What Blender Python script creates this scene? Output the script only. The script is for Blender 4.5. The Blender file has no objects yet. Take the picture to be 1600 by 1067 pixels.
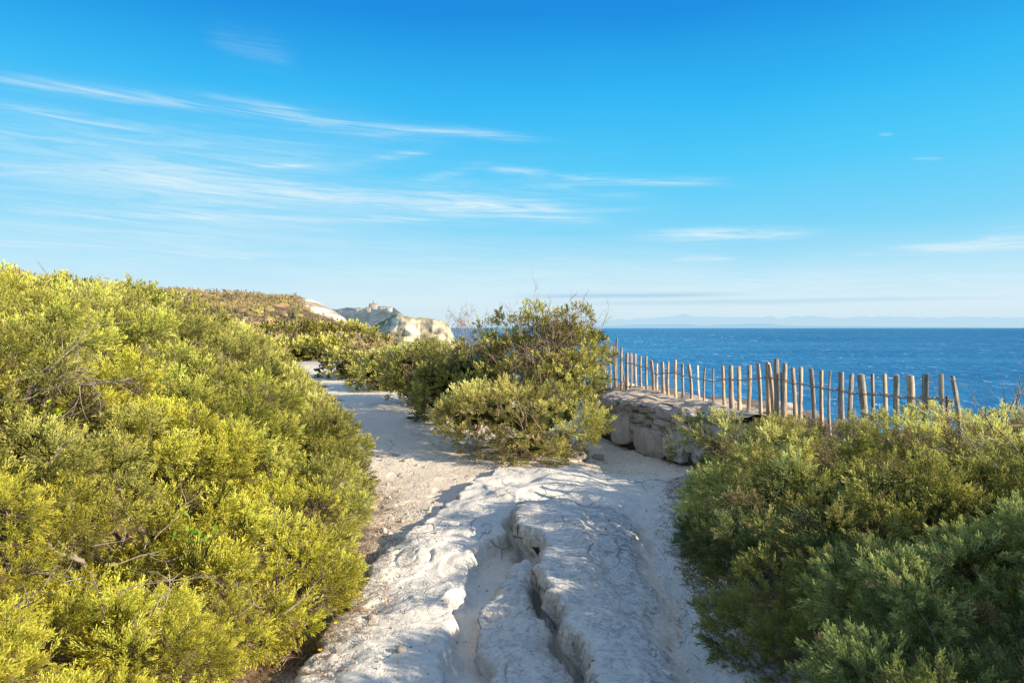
import bpy, math, random
import numpy as np
from mathutils import Vector
PI = math.pi
R = np.random.default_rng(7)
scene = bpy.context.scene
COL = scene.collection

# ------------------------------------------------------------------ noise
def _hash(ix, iy, iz, seed):
    n = (np.asarray(ix).astype(np.int64)*374761393 + iy.astype(np.int64)*668265263 + iz.astype(np.int64)*2147483647 + seed*144665) & 0xffffffff
    n = ((n ^ (n >> 13))*1274126177) & 0xffffffff
    n = ((n ^ (n >> 16))*2246822519) & 0xffffffff
    return ((n ^ (n >> 15)) & 0xffff)/65535.0*2-1
def vnoise(x, y, z=0.0, seed=0):
    x = np.asarray(x, float); y = np.asarray(y, float); z = np.zeros_like(x)+z
    ix, iy, iz = np.floor(x), np.floor(y), np.floor(z)
    fx, fy, fz = x-ix, y-iy, z-iz
    f = lambda t: t*t*t*(t*(t*6-15)+10)
    u, v, w = f(fx), f(fy), f(fz)
    r = 0
    for dz, wz in ((0, 1-w), (1, w)):
        if np.all(z == 0) and dz == 1: continue
        for dy, wy in ((0, 1-v), (1, v)):
            for dx, wx in ((0, 1-u), (1, u)):
                r = r + _hash(ix+dx, iy+dy, iz+dz, seed)*wx*wy*wz
    return r
def fbm(x, y, z=0.0, oct=4, seed=0, gain=.5):
    a, s, t = 1.0, 0, 0
    for k in range(oct):
        s = s + a*vnoise(x*2**k+k*17.3, y*2**k-k*9.1, z*2**k, seed+k*31); t += a; a *= gain
    return s/t*1.6
def sst(a, b, x):
    t = np.clip((x-a)/(b-a), 0, 1); return t*t*(3-2*t)

# ------------------------------------------------------------------ helpers
def tag(o, label=None, cat=None, group=None, kind=None):
    if label: o['label'] = label
    if cat: o['category'] = cat
    if group: o['group'] = group
    if kind: o['kind'] = kind
    return o
def empty(name, loc=(0, 0, 0)):
    o = bpy.data.objects.new(name, None); COL.objects.link(o); o.location = loc; o.empty_display_size = .2
    return o
def mesh_obj(name, V, F, mat, parent=None, col=None, smooth=False):
    """V (n,3); F list of int arrays each (m,k); all at world coordinates"""
    V = np.asarray(V, np.float32)
    if parent is not None:
        V = V - np.array(parent.location, np.float32)
    me = bpy.data.meshes.new(name)
    if not isinstance(F, (list, tuple)): F = [F]
    F = [np.asarray(f, np.int32) for f in F if len(f)]
    me.vertices.add(len(V)); me.vertices.foreach_set('co', V.ravel())
    nl = sum(f.size for f in F); npoly = sum(len(f) for f in F)
    me.loops.add(nl); me.polygons.add(npoly)
    me.loops.foreach_set('vertex_index', np.concatenate([f.ravel() for f in F]))
    tot = np.concatenate([np.full(len(f), f.shape[1], np.int32) for f in F])
    me.polygons.foreach_set('loop_start', (np.cumsum(tot)-tot).astype(np.int32))
    if smooth: me.polygons.foreach_set('use_smooth', np.ones(npoly, bool))
    if col is not None:
        a = me.color_attributes.new('col', 'FLOAT_COLOR', 'POINT')
        c = np.ones((len(V), 4), np.float32); c[:, :col.shape[1]] = col
        a.data.foreach_set('color', c.ravel())
    me.update(calc_edges=True)
    me.materials.append(mat)
    o = bpy.data.objects.new(name, me); COL.objects.link(o)
    if parent is not None: o.parent = parent
    return o
class MB:
    def __init__(s): s.V = []; s.F = {}; s.C = []; s.n = 0
    def add(s, V, F, col=None):
        V = np.asarray(V, float); F = np.asarray(F)
        s.V.append(V); s.F.setdefault(F.shape[1], []).append(F+s.n)
        c = np.ones((len(V), 3)) if col is None else np.broadcast_to(np.asarray(col, float), (len(V), 3))
        s.C.append(c); s.n += len(V)
    def build(s, name, mat, parent=None, smooth=False):
        return mesh_obj(name, np.concatenate(s.V), [np.concatenate(f) for f in s.F.values()], mat, parent, np.concatenate(s.C), smooth)
def frame(d):
    d = d/np.maximum(np.linalg.norm(d, axis=-1, keepdims=True), 1e-9)
    a = np.where(np.abs(d[..., 2:3]) > .9, np.array([1., 0, 0]), np.array([0, 0, 1.]))
    x = np.cross(a, d); x /= np.linalg.norm(x, axis=-1, keepdims=True)
    return x, np.cross(d, x), d
def tube(mb, P, rad, sides=5, col=None, cap=False):
    P = np.asarray(P, float); n = len(P); rad = np.broadcast_to(rad, (n,))
    T = np.gradient(P, axis=0); x, y, _ = frame(T)
    a = np.arange(sides)*2*PI/sides
    V = P[:, None]+rad[:, None, None]*(np.cos(a)[None, :, None]*x[:, None]+np.sin(a)[None, :, None]*y[:, None])
    i = np.arange(n-1)[:, None]*sides; j = np.arange(sides)[None]; j2 = (j+1) % sides
    F = np.stack([i+j, i+j2, i+sides+j2, i+sides+j], -1).reshape(-1, 4)
    mb.add(V.reshape(-1, 3), F, col)
def icosphere(sub):
    import bmesh
    bm = bmesh.new(); bmesh.ops.create_icosphere(bm, subdivisions=sub, radius=1)
    V = np.array([v.co[:] for v in bm.verts]); F = np.array([[v.index for v in f.verts] for f in bm.faces]); bm.free()
    return V, F
ICO = {k: icosphere(k) for k in (1, 2, 3, 4)}

# ------------------------------------------------------------------ node helpers
def newmat(name):
    m = bpy.data.materials.new(name); m.use_nodes = True; m.node_tree.nodes.clear(); return m, NT(m.node_tree)
class NT:
    def __init__(s, nt): s.nt = nt
    def n(s, t, **kw):
        o = s.nt.nodes.new(t)
        for k, v in kw.items(): setattr(o, k, v)
        return o
    def put(s, sock, v):
        if isinstance(v, bpy.types.NodeSocket): s.nt.links.new(v, sock)
        elif v is not None:
            if isinstance(v, (tuple, list)) and len(v) == 3 and sock.type == 'RGBA': v = (*v, 1)
            sock.default_value = v
    def m(s, op, a, b=None, c=None, clamp=False):
        o = s.n('ShaderNodeMath', operation=op, use_clamp=clamp)
        for k, v in enumerate((a, b, c)):
            if v is not None: s.put(o.inputs[k], v)
        return o.outputs[0]
    def mix(s, f, a, b, bt='MIX'):
        o = s.n('ShaderNodeMix', data_type='RGBA', blend_type=bt)
        s.put(o.inputs[0], f); s.put(o.inputs[6], a); s.put(o.inputs[7], b); return o.outputs[2]
    def ramp(s, f, stops, interp='LINEAR'):
        o = s.n('ShaderNodeValToRGB'); o.color_ramp.interpolation = interp
        e = o.color_ramp.elements
        while len(e) < len(stops): e.new(.5)
        for k, (p, c) in enumerate(stops):
            e[k].position = p; e[k].color = (*c, 1) if isinstance(c, (tuple, list)) else (c, c, c, 1)
        s.put(o.inputs[0], f); return o.outputs[0]
    def noise(s, vec, scale, detail=4, rough=.55, dist=0.0, out=0):
        o = s.n('ShaderNodeTexNoise'); s.put(o.inputs['Vector'], vec)
        o.inputs['Scale'].default_value = scale; o.inputs['Detail'].default_value = detail
        o.inputs['Roughness'].default_value = rough; o.inputs['Distortion'].default_value = dist
        return o.outputs[out]
    def mapr(s, v, a, b, c=0.0, d=1.0):
        o = s.n('ShaderNodeMapRange'); s.put(o.inputs[0], v)
        for k, q in enumerate((a, b, c, d)): o.inputs[k+1].default_value = q
        return o.outputs[0]
    def attr(s, name='col'): return s.n('ShaderNodeVertexColor', layer_name=name).outputs[0]
    def sep(s, v):
        o = s.n('ShaderNodeSeparateXYZ'); s.put(o.inputs[0], v); return o.outputs
    def comb(s, x, y, z):
        o = s.n('ShaderNodeCombineXYZ')
        for k, v in enumerate((x, y, z)): s.put(o.inputs[k], v)
        return o.outputs[0]
    def bump(s, h, strength=.5, dist=.01, normal=None):
        o = s.n('ShaderNodeBump'); o.inputs['Strength'].default_value = strength; o.inputs['Distance'].default_value = dist
        s.put(o.inputs['Height'], h)
        if normal: s.put(o.inputs['Normal'], normal)
        return o.outputs[0]
    def diffuse(s, c, normal=None, rough=.5):
        o = s.n('ShaderNodeBsdfDiffuse'); s.put(o.inputs[0], c); o.inputs[1].default_value = rough
        if normal: s.put(o.inputs['Normal'], normal)
        return o.outputs[0]
    def pbr(s, c, rough=.8, normal=None, spec=.3):
        o = s.n('ShaderNodeBsdfPrincipled'); s.put(o.inputs['Base Color'], c); s.put(o.inputs['Roughness'], rough)
        o.inputs['Specular IOR Level'].default_value = spec
        if normal: s.put(o.inputs['Normal'], normal)
        return o.outputs[0]
    def mixs(s, f, a, b):
        o = s.n('ShaderNodeMixShader'); s.put(o.inputs[0], f); s.put(o.inputs[1], a); s.put(o.inputs[2], b); return o.outputs[0]
    def out(s, sh):
        o = s.n('ShaderNodeOutputMaterial'); s.put(o.inputs[0], sh)
    def pos(s): return s.n('ShaderNodeNewGeometry').outputs['Position']
    def scale(s, v, sc):
        o = s.n('ShaderNodeVectorMath', operation='MULTIPLY'); s.put(o.inputs[0], v); o.inputs[1].default_value = sc; return o.outputs[0]

HAZE = (.55, .80, .95)
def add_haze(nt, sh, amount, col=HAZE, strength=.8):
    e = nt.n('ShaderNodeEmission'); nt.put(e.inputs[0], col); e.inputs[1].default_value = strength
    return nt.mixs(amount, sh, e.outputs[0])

def mat_limestone_ground():
    m, t = newmat('limestone_ground')
    p = t.pos(); a = t.sep(t.attr())          # R = sand, G = litter / scrub soil, B = dark weathering
    n1 = t.noise(p, 1.6, 6, .6); n2 = t.noise(p, 9, 6, .65); n3 = t.noise(p, 55, 4, .7); n4 = t.noise(p, 190, 3, .7)
    rock = t.ramp(n2, [(.22, (.66, .57, .46)), (.40, (.88, .78, .64)), (.6, (.93, .84, .70)), (.8, (.94, .88, .77))])
    rock = t.mix(t.mapr(n1, .3, .7, 0, .45), rock, (.88, .76, .62))
    rock = t.mix(t.mapr(n3, .28, .48, .42, 0), rock, (.40, .36, .31))
    rock = t.mix(t.mapr(t.noise(p, 26, 6, .75, .8), .54, .68, 0, .32), rock, (.42, .39, .35))
    # dark lichen and weathering, streaky and speckled
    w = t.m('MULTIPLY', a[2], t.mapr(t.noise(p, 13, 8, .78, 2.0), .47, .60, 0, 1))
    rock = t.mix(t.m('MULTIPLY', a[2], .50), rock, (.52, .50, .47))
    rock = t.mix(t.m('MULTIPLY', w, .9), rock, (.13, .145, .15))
    pit = t.n('ShaderNodeTexVoronoi', feature='F1'); t.put(pit.inputs['Vector'], t.mix(.06, p, t.noise(p, 6, out=1))); pit.inputs['Scale'].default_value = 42
    rock = t.mix(t.mapr(pit.outputs[0], .0, .28, .4, 0), rock, (.30, .285, .27))
    wp = t.mix(.10, p, t.noise(p, 3.5, 3, .6, out=1)); v1 = t.n('ShaderNodeTexVoronoi', feature='DISTANCE_TO_EDGE'); t.put(v1.inputs['Vector'], t.scale(wp, (1.3, .8, 1))); v1.inputs['Scale'].default_value = 3.0
    v2 = t.n('ShaderNodeTexVoronoi', feature='DISTANCE_TO_EDGE'); t.put(v2.inputs['Vector'], wp); v2.inputs['Scale'].default_value = 12
    ck1 = t.m('MULTIPLY', t.mapr(v1.outputs[0], .004, .022, 1, 0), t.mapr(t.noise(p, 1.3, 3), .50, .60)); ck2 = t.m('MULTIPLY', t.mapr(v2.outputs[0], .01, .05, 1, 0), t.mapr(t.noise(p, 2.6, 3), .55, .66, 0, .5))
    ck = t.m('MAXIMUM', ck1, ck2)
    rock = t.mix(t.m('MULTIPLY', ck, .75), rock, (.20, .18, .155))
    spk = t.mapr(t.noise(p, 120, 3, .75), .57, .66, 0, .45); rock = t.mix(spk, rock, (.46, .42, .37))
    spl = t.mapr(t.noise(t.scale(p, (1, 1, .5)), 75, 3, .8), .60, .68, 0, .6); rock = t.mix(spl, rock, (.97, .95, .90))
    sand = t.mix(t.mapr(n4, .35, .65, 0, 1), (.72, .53, .34), (.93, .77, .56))
    sand = t.mix(t.mapr(n2, .35, .7, 0, .6), sand, (.74, .64, .52))
    c = t.mix(t.m('MULTIPLY', a[0], t.mapr(n2, .28, .5, .55, 1), clamp=True), rock, sand)
    soil = t.ramp(n3, [(.3, (.05, .035, .022)), (.5, (.17, .115, .07)), (.7, (.34, .24, .15))])
    c = t.mix(a[1], c, soil)
    h = t.m('ADD', t.m('MULTIPLY', n2, 1.6), t.m('ADD', t.m('MULTIPLY', n3, .8), t.m('MULTIPLY', n4, .45)))
    h = t.m('ADD', h, t.m('MULTIPLY', t.mapr(pit.outputs[0], 0, .4), .5))
    h = t.m('SUBTRACT', h, t.m('MULTIPLY', ck, 1.2))
    nb = t.bump(h, .6, .012)
    t.out(t.pbr(c, .92, nb, .15)); return m
def mat_foliage():
    m, t = newmat('juniper_foliage')
    c = t.attr()
    tr = t.n('ShaderNodeBsdfTranslucent'); t.put(tr.inputs[0], t.mix(1.0, c, (1.0, 1.05, .55), 'MULTIPLY'))
    t.out(t.mixs(.34, t.diffuse(c, rough=0), tr.outputs[0])); return m
def mat_twig(name='bare_twig', k=1.0):
    m, t = newmat(name)
    n = t.noise(t.pos(), 45, 3)
    c = t.mix(1.0, t.ramp(n, [(.3, (.16*k, .12*k, .095*k)), (.55, (.36*k, .29*k, .235*k)), (.8, (.52*k, .45*k, .38*k))]), t.attr(), 'MULTIPLY')
    t.out(t.pbr(c, .9, None, .1)); return m
def mat_stone():
    m, t = newmat('wall_stone')
    p = t.pos(); n1 = t.noise(p, 7, 6, .65); n2 = t.noise(p, 38, 5, .7)
    c = t.ramp(n1, [(.25, (.36, .33, .31)), (.48, (.62, .58, .54)), (.7, (.80, .76, .71))])
    c = t.mix(t.mapr(n2, .25, .5, .6, 0), c, (.15, .13, .11))
    c = t.mix(t.mapr(t.noise(p, 3), .5, .7, 0, .4), c, (.5, .37, .25))
    c = t.mix(1.0, c, t.attr(), 'MULTIPLY')
    t.out(t.pbr(c, .9, t.bump(t.m('ADD', n1, t.m('MULTIPLY', n2, .6)), .8, .02), .15)); return m
def mat_wood():
    m, t = newmat('weathered_chestnut')
    p = t.scale(t.pos(), (38, 38, 3.2)); n = t.noise(p, 1.6, 6, .65); n2 = t.noise(t.pos(), 5, 3)
    c = t.ramp(n, [(.25, (.17, .10, .06)), (.48, (.52, .36, .23)), (.72, (.78, .60, .42))])
    g = t.ramp(n, [(.25, (.10, .095, .09)), (.5, (.30, .285, .26)), (.75, (.50, .48, .44))])
    a = t.attr(); s = t.sep(a)
    c = t.mix(t.m('ADD', s[0], t.mapr(n2, .45, .7, -.1, .35), clamp=True), c, g)
    c = t.mix(t.mapr(t.noise(t.scale(t.pos(), (60, 60, 9)), 1.0, 5, .7), .56, .64, 0, .75), c, (.09, .06, .045))
    c = t.mix(1.0, c, t.comb(s[1], s[1], s[1]), 'MULTIPLY')
    t.out(t.pbr(c, .8, t.bump(n, .6, .006), .2)); return m
def mat_plain(name, c, rough=.6, metal=0, var=.25, sc=20):
    m, t = newmat(name); n = t.noise(t.pos(), sc, 4)
    cc = t.mix(t.mapr(n, .3, .7), tuple(x*(1-var) for x in c), tuple(min(1, x*(1+var)) for x in c))
    o = t.n('ShaderNodeBsdfPrincipled'); t.put(o.inputs['Base Color'], cc); o.inputs['Roughness'].default_value = rough; o.inputs['Metallic'].default_value = metal
    t.out(o.outputs[0]); return m
def mat_attr(name, rough=.8, haze=0.0, hcol=HAZE, noise_sc=0, hs=.8):
    m, t = newmat(name); c = t.attr()
    if noise_sc:
        n = t.noise(t.pos(), noise_sc, 6, .65)
        c = t.mix(1.0, c, t.ramp(n, [(.3, .62), (.5, .95), (.7, 1.2)]), 'MULTIPLY')
    sh = t.diffuse(c)
    if haze: sh = add_haze(t, sh, haze, hcol, hs)
    t.out(sh); return m
def mat_sea():
    m, t = newmat('sea_water')
    p = t.pos(); s = t.sep(p)
    # swell and chop, crests lying across the view, coarser far out where only the big swell reads
    w1 = t.noise(t.scale(p, (1.0, .38, 1)), .16, 5, .62, .4); w2 = t.noise(t.scale(p, (1, .42, 1)), .05, 4, .6, .4); w3 = t.noise(t.scale(p, (.6, .5, 1)), .018, 5, .65); w4 = t.noise(t.scale(p, (.3, 1, 1)), .0016, 3, .55)
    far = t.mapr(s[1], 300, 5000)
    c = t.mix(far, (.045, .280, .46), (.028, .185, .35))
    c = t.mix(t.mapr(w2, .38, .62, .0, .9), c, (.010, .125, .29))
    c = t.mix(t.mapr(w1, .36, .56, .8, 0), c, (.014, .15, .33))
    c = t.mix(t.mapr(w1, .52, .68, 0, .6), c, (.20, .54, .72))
    c = t.mix(t.mapr(w3, .38, .62, 0, .45), c, (.012, .14, .31))
    c = t.mix(t.mapr(w4, .4, .62, 0, .4), c, (.014, .14, .31))
    w5 = t.noise(t.scale(p, (.22, 1, 1)), .0045, 4, .6, .3); c = t.mix(t.mapr(w5, .40, .64, 0, .45), c, (.07, .30, .48))
    # whitecaps
    f1 = t.noise(t.scale(p, (1, .42, 1)), .075, 4, .7, .8); f2 = t.noise(p, .006, 2)
    cap = t.m('MULTIPLY', t.mapr(f1, .63, .665), t.mapr(f2, .40, .6, .3, 1), clamp=True)
    f3 = t.noise(t.scale(p, (1, .30, 1)), .022, 4, .7, .6)
    cap2 = t.m('MULTIPLY', t.mapr(f3, .635, .67), t.mapr(s[1], 900, 2500, 0, .6), clamp=True)
    cap = t.m('ADD', cap, cap2, clamp=True)
    c = t.mix(cap, c, (.80, .90, .95))
    c = t.mix(t.mapr(s[1], 6000, 26000, 0, .6), c, (.16, .42, .61))  # distance haze painted into the water colour towards the horizon
    h = t.m('ADD', t.m('MULTIPLY', w1, 1.0), t.m('MULTIPLY', w2, 3.5))
    nb = t.bump(h, 1.0, 1.2)
    g = t.n('ShaderNodeBsdfGlossy'); g.inputs['Roughness'].default_value = .35; t.put(g.inputs['Normal'], nb); t.put(g.inputs[0], (.55, .75, .9))
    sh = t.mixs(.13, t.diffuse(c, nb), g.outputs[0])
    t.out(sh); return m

M = dict(ground=mat_limestone_ground(), fol=mat_foliage(), twig=mat_twig(), stone=mat_stone(), wood=mat_wood(), sea=mat_sea(),
         wire=mat_plain('galvanised_wire', (.30, .27, .24), .5, .7), rust=mat_plain('rusty_iron', (.26, .085, .04), .8, .3, .5, 60),
         leafm=mat_attr('broad_leaf', .5), far=mat_attr('far_scrub', .9, .06, noise_sc=.35))

# ------------------------------------------------------------------ terrain
LE = np.array([(-1.0, -3), (-1.0, 3.06), (-.93, 3.55), (-.95, 4.2), (-1.02, 5), (-1.2, 5.9), (-1.55, 7.4), (-2.2, 9.4), (-3.2, 13), (-5.2, 18.8), (-8.4, 27), (-13, 40), (-20, 60), (-45, 120), (-80, 200)])
XW = np.array([(2.5, -3), (2.5, 5), (2.42, 6.9), (2.217, 8.1), (1.4, 10.3), (.9, 12), (.1, 15), (-.6, 19), (-2.6, 27), (-4.5, 32), (-9.5, 45), (-60, 200)])
XC = np.array([(4.3, -3), (4.0, 4), (3.75, 7), (3.4, 9), (2.5, 12.3), (1.7, 15), (.3, 20), (-3.0, 32), (-8, 45), (-14.5, 75), (-29, 120), (-50, 180), (-60, 220)])
def edge(tab, y): return np.interp(y, tab[:, 1], tab[:, 0])
def bank(x, y):
    t = np.maximum(edge(LE, y)-.15-x, 0)
    b = 2.2*(1-np.exp(-.21*t))
    return b*np.interp(y, [0, 10.5, 15.5, 40], [1, 1, .35, .2])
def base_z(x, y):
    x = np.asarray(x, float); y = np.asarray(y, float)
    z = bank(x, y)+.035*fbm(x*.7, y*.7, oct=3, seed=3)
    d = x-edge(XW, y)
    wd = np.where(y < 10.6, .14, np.clip(.14+(y-10.6)*.6, .14, 3))
    hh = np.where(y < 12, .55, np.clip(.55-(y-12)*.06, .12, .55))
    z = z+hh*sst(0, 1, (d)/wd)
    # the hill beyond
    S = lambda a, b, v: sst(a, b, v)
    xe = np.interp(y, [60, 100, 120, 160], [-15, -24.3, -29.3, -44])
    inl = np.clip((xe-x), -3, 60)
    hill = 6.3*S(42, 116, y)*S(-1.5, 0.3, inl)*(.40+.60*(1-(1-np.clip(inl/8.5, 0, 1))**2))+.8*S(10, 40, inl)*S(60, 120, y)
    z = z*(1-.7*S(40, 90, y))+hill*(1-.8*S(140, 190, y))
    z = z+(.5*fbm(x*.09, y*.09, oct=4, seed=21)+.25*fbm(x*.4, y*.4, oct=3, seed=22))*S(30, 80, y)
    t = np.maximum(x-edge(XC, y)+.35*fbm(y*.8, y*0, oct=3, seed=9), 0)
    z = z-np.minimum(3.2*t**1.25, 66)
    return z
SLAB = [(0.63, 5.95), (0.385, 5.867), (0.18, 5.70), (0.12, 5.25), (0.135, 4.80), (.20, 4.62), (0.255, 4.45), (.285, 4.15), (0.225, 3.95), (0.24, 3.70), (0.33, 3.52), (0.345, 3.25), (.42, 3.059), (.42, 1), (.70, 1), (0.703, 3.059), (0.754, 3.408), (0.762, 3.871), (0.86, 4.366), (.98, 5.006), (1.0, 5.5), (0.886, 5.8)]
SLAB2 = [(0.158, 4.446), (0.0, 4.205), (-0.068, 4.008), (-0.053, 3.785), (-0.126, 3.549), (-0.147, 3.277), (-0.1, 3.059), (-.1, 1), (.28, 1), (0.28, 3.059), (0.22, 3.30), (0.19, 3.587), (0.13, 3.871), (0.14, 4.205)]
LEDGE = np.array([(-0.85, 2.0), (-0.886, 3.098), (-0.912, 3.477), (-0.887, 3.785), (-0.855, 4.055), (-0.829, 4.423), (-0.78, 4.755), (-0.714, 5.081), (-0.633, 5.403), (-0.55, 5.867), (-0.452, 6.186), (-0.375, 6.669), (-0.23, 7.026), (-0.07, 7.455), (.1, 7.9)])
CRACK = np.array([(-.28, 2), (-0.287, 3.059), (-0.302, 3.785), (-0.307, 4.205), (-0.237, 4.602), (-0.114, 4.864), (-0.05, 5.318), (0.082, 5.867), (.2, 6.2)])
RIDGE = np.array([(.80, 2), (0.832, 3.059), (0.896, 3.477), (0.943, 3.871), (1.01, 4.311), (1.1, 5)])
def poly_sd(x, y, poly):
    """signed distance, positive inside"""
    P = np.array(poly); d = np.full(x.shape, 1e9); ins = np.zeros(x.shape, bool)
    for k in range(len(P)):
        a, b = P[k], P[(k+1) % len(P)]; e = b-a
        t = np.clip(((x-a[0])*e[0]+(y-a[1])*e[1])/(e@e), 0, 1)
        d = np.minimum(d, np.hypot(x-a[0]-t*e[0], y-a[1]-t*e[1]))
        c = (a[1] > y) != (b[1] > y)
        with np.errstate(divide='ignore', invalid='ignore'):
            xi = a[0]+(y-a[1])*e[0]/(e[1] if abs(e[1]) > 1e-9 else 1e-9)
        ins ^= c & (x < xi)
    return np.where(ins, d, -d)
def terraced(n, k):
    q = n*k; f = q-np.floor(q); return (np.floor(q)+sst(.86, 1.0, f))/k
def detail_z(x, y):
    """path relief: returns dz, sand, dark weathering"""
    m = (x > -2.6) & (x < 3.2) & (y > .5) & (y < 13)
    dz = np.zeros_like(x); sand = np.zeros_like(x); dark = np.zeros_like(x)
    X, Y = x[m], y[m]
    wx = X+.045*fbm(X*2.4, Y*2.4, oct=2, seed=44)*sst(2.5, 3.2, Y)+.034*fbm(X*6, Y*6, oct=4, seed=41)+.010*fbm(X*22, Y*22, oct=3, seed=42)
    wy = Y+.05*fbm(X*5, Y*5, oct=4, seed=51)
    lx = wx-edge(LEDGE, wy)
    yr = sst(8.2, 7.2, Y)
    rocky = sst(-.02, .015, lx)*yr
    z = .085*rocky*(1+.5*fbm(X*2, Y*2, seed=5))
    z -= .05*np.exp(-(np.minimum(lx, 0)/.10)**2)*(lx < 0)*yr
    cx = wx-edge(CRACK, wy)
    z -= .055*sst(-.012, .03, cx)*sst(6.2, 5.6, Y)
    s1 = poly_sd(wx, wy, SLAB)
    z -= .07*sst(-.01, .07, cx)*sst(0, -.05, s1)*(X < .5)*sst(6.0, 5.2, Y)
    lft = sst(.62, .42, X)
    w = .012*lft+.11*(1-lft)
    z += (.21*sst(-1, 1, s1/w))*(.62+.38*lft)*sst(6.1, 5.2, Y)+.03*sst(0, .3, s1)
    z -= .05*np.exp(-((s1+.05)/.045)**2)*lft*sst(6.0, 5.4, Y)
    s2 = poly_sd(wx, wy, SLAB2)
    z += .115*sst(-1, 1, s2/.014)+.03*sst(0, .12, s2)
    rx = wx-edge(RIDGE, wy)
    z += .11*sst(-.05, .05, rx)*sst(5.2, 4.2, Y)-.06*sst(.15, .35, rx)*sst(5.2, 4.2, Y)
    n = fbm(X*1.6, Y*1.1, oct=4, seed=61); calm = .12+.88*sst(6.9, 5.7, Y)
    z += .034*calm*terraced(fbm(X*1.0+.2*n, Y*.7, oct=3, seed=62), 3)*sst(11, 8, Y)*(.35+.65*rocky)+.012*n
    z += .0034*(.4+.6*calm)*fbm(X*9, Y*9, oct=5, seed=71, gain=.66)
    z += .005*terraced(fbm(X*3.2+.4*n, Y*2.2, oct=4, seed=81), 4)*rocky
    st = fbm(X*2.6+.5*n, Y*1.5, oct=5, seed=83, gain=.6); z += .013*calm*(np.floor(st*5)/5+sst(.93, 1., st*5-np.floor(st*5))/5)*rocky
    ck = np.abs(fbm(X*1.7+.3, Y*1.2, oct=4, seed=87)); z -= .022*np.exp(-(ck/.012)**2)*rocky*sst(-.2, .3, fbm(X*1.1, Y*1.1, seed=88))
    foot = sst(.12, .40, fbm(X*5.5, Y*4.2, oct=2, seed=97))*sst(-.2, .3, fbm(X*1.3, Y*1.3, seed=98)); z -= .014*foot*(1-rocky)+.008*foot*sst(8, 9, Y)
    # sandy hollows
    sd = (1-rocky)*sst(2.6, 3.4, Y)*.9*sst(8.8, 7.0, Y)
    sd += sst(-.05, .06, cx)*np.exp(-((cx-.16)/.12)**2)*.45*sst(6.0, 5.0, Y)*(s2 < 0)
    sd += .5*sst(7.2, 8.2, Y)*sst(.2, .8, fbm(X*.8, Y*.8, seed=77))
    gx = sst(.02, .06, -s1)*sst(-.02, -.08, rx)*(X > .7)*sst(5.6, 4.8, Y)
    sd += gx*.5
    z = z-.02*np.clip(sd, 0, 1)*0
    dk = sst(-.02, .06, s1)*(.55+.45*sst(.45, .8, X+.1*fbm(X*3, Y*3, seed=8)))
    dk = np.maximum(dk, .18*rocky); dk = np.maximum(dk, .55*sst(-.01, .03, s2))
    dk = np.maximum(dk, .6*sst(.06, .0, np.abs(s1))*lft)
    fade = sst(-2.6, -1.9, X)*sst(3.2, 2.6, X)*sst(.5, 1.2, Y)*sst(13, 11, Y)
    z -= .10*sst(.7, 1.3, X)*sst(6.6, 7.6, Y)*sst(12, 10.5, Y)
    # rims lean out over the hollows on the left side of each ledge
    ov = -.095*np.exp(-np.maximum(s1, 0)/.06)*(.6+.6*sst(-.3, .4, fbm(X*3, Y*3, seed=43)))*(s1 > 0)*lft*sst(5.95, 5.5, Y)-.045*np.exp(-np.maximum(s2, 0)/.035)*(s2 > 0)*sst(.12, .02, X)
    ov -= .035*np.exp(-np.maximum(lx, 0)/.04)*(lx > .0)*yr
    global LAST_OV
    LAST_OV = np.zeros_like(x); LAST_OV[m] = ov*fade
    dz[m] = z*fade; sand[m] = np.clip(sd, 0, 1); dark[m] = dk
    return dz, sand, dark
def ground_z(x, y):
    x = np.atleast_1d(np.asarray(x, float)); y = np.atleast_1d(np.asarray(y, float))
    return base_z(x, y)+detail_z(x, y)[0]

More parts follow.
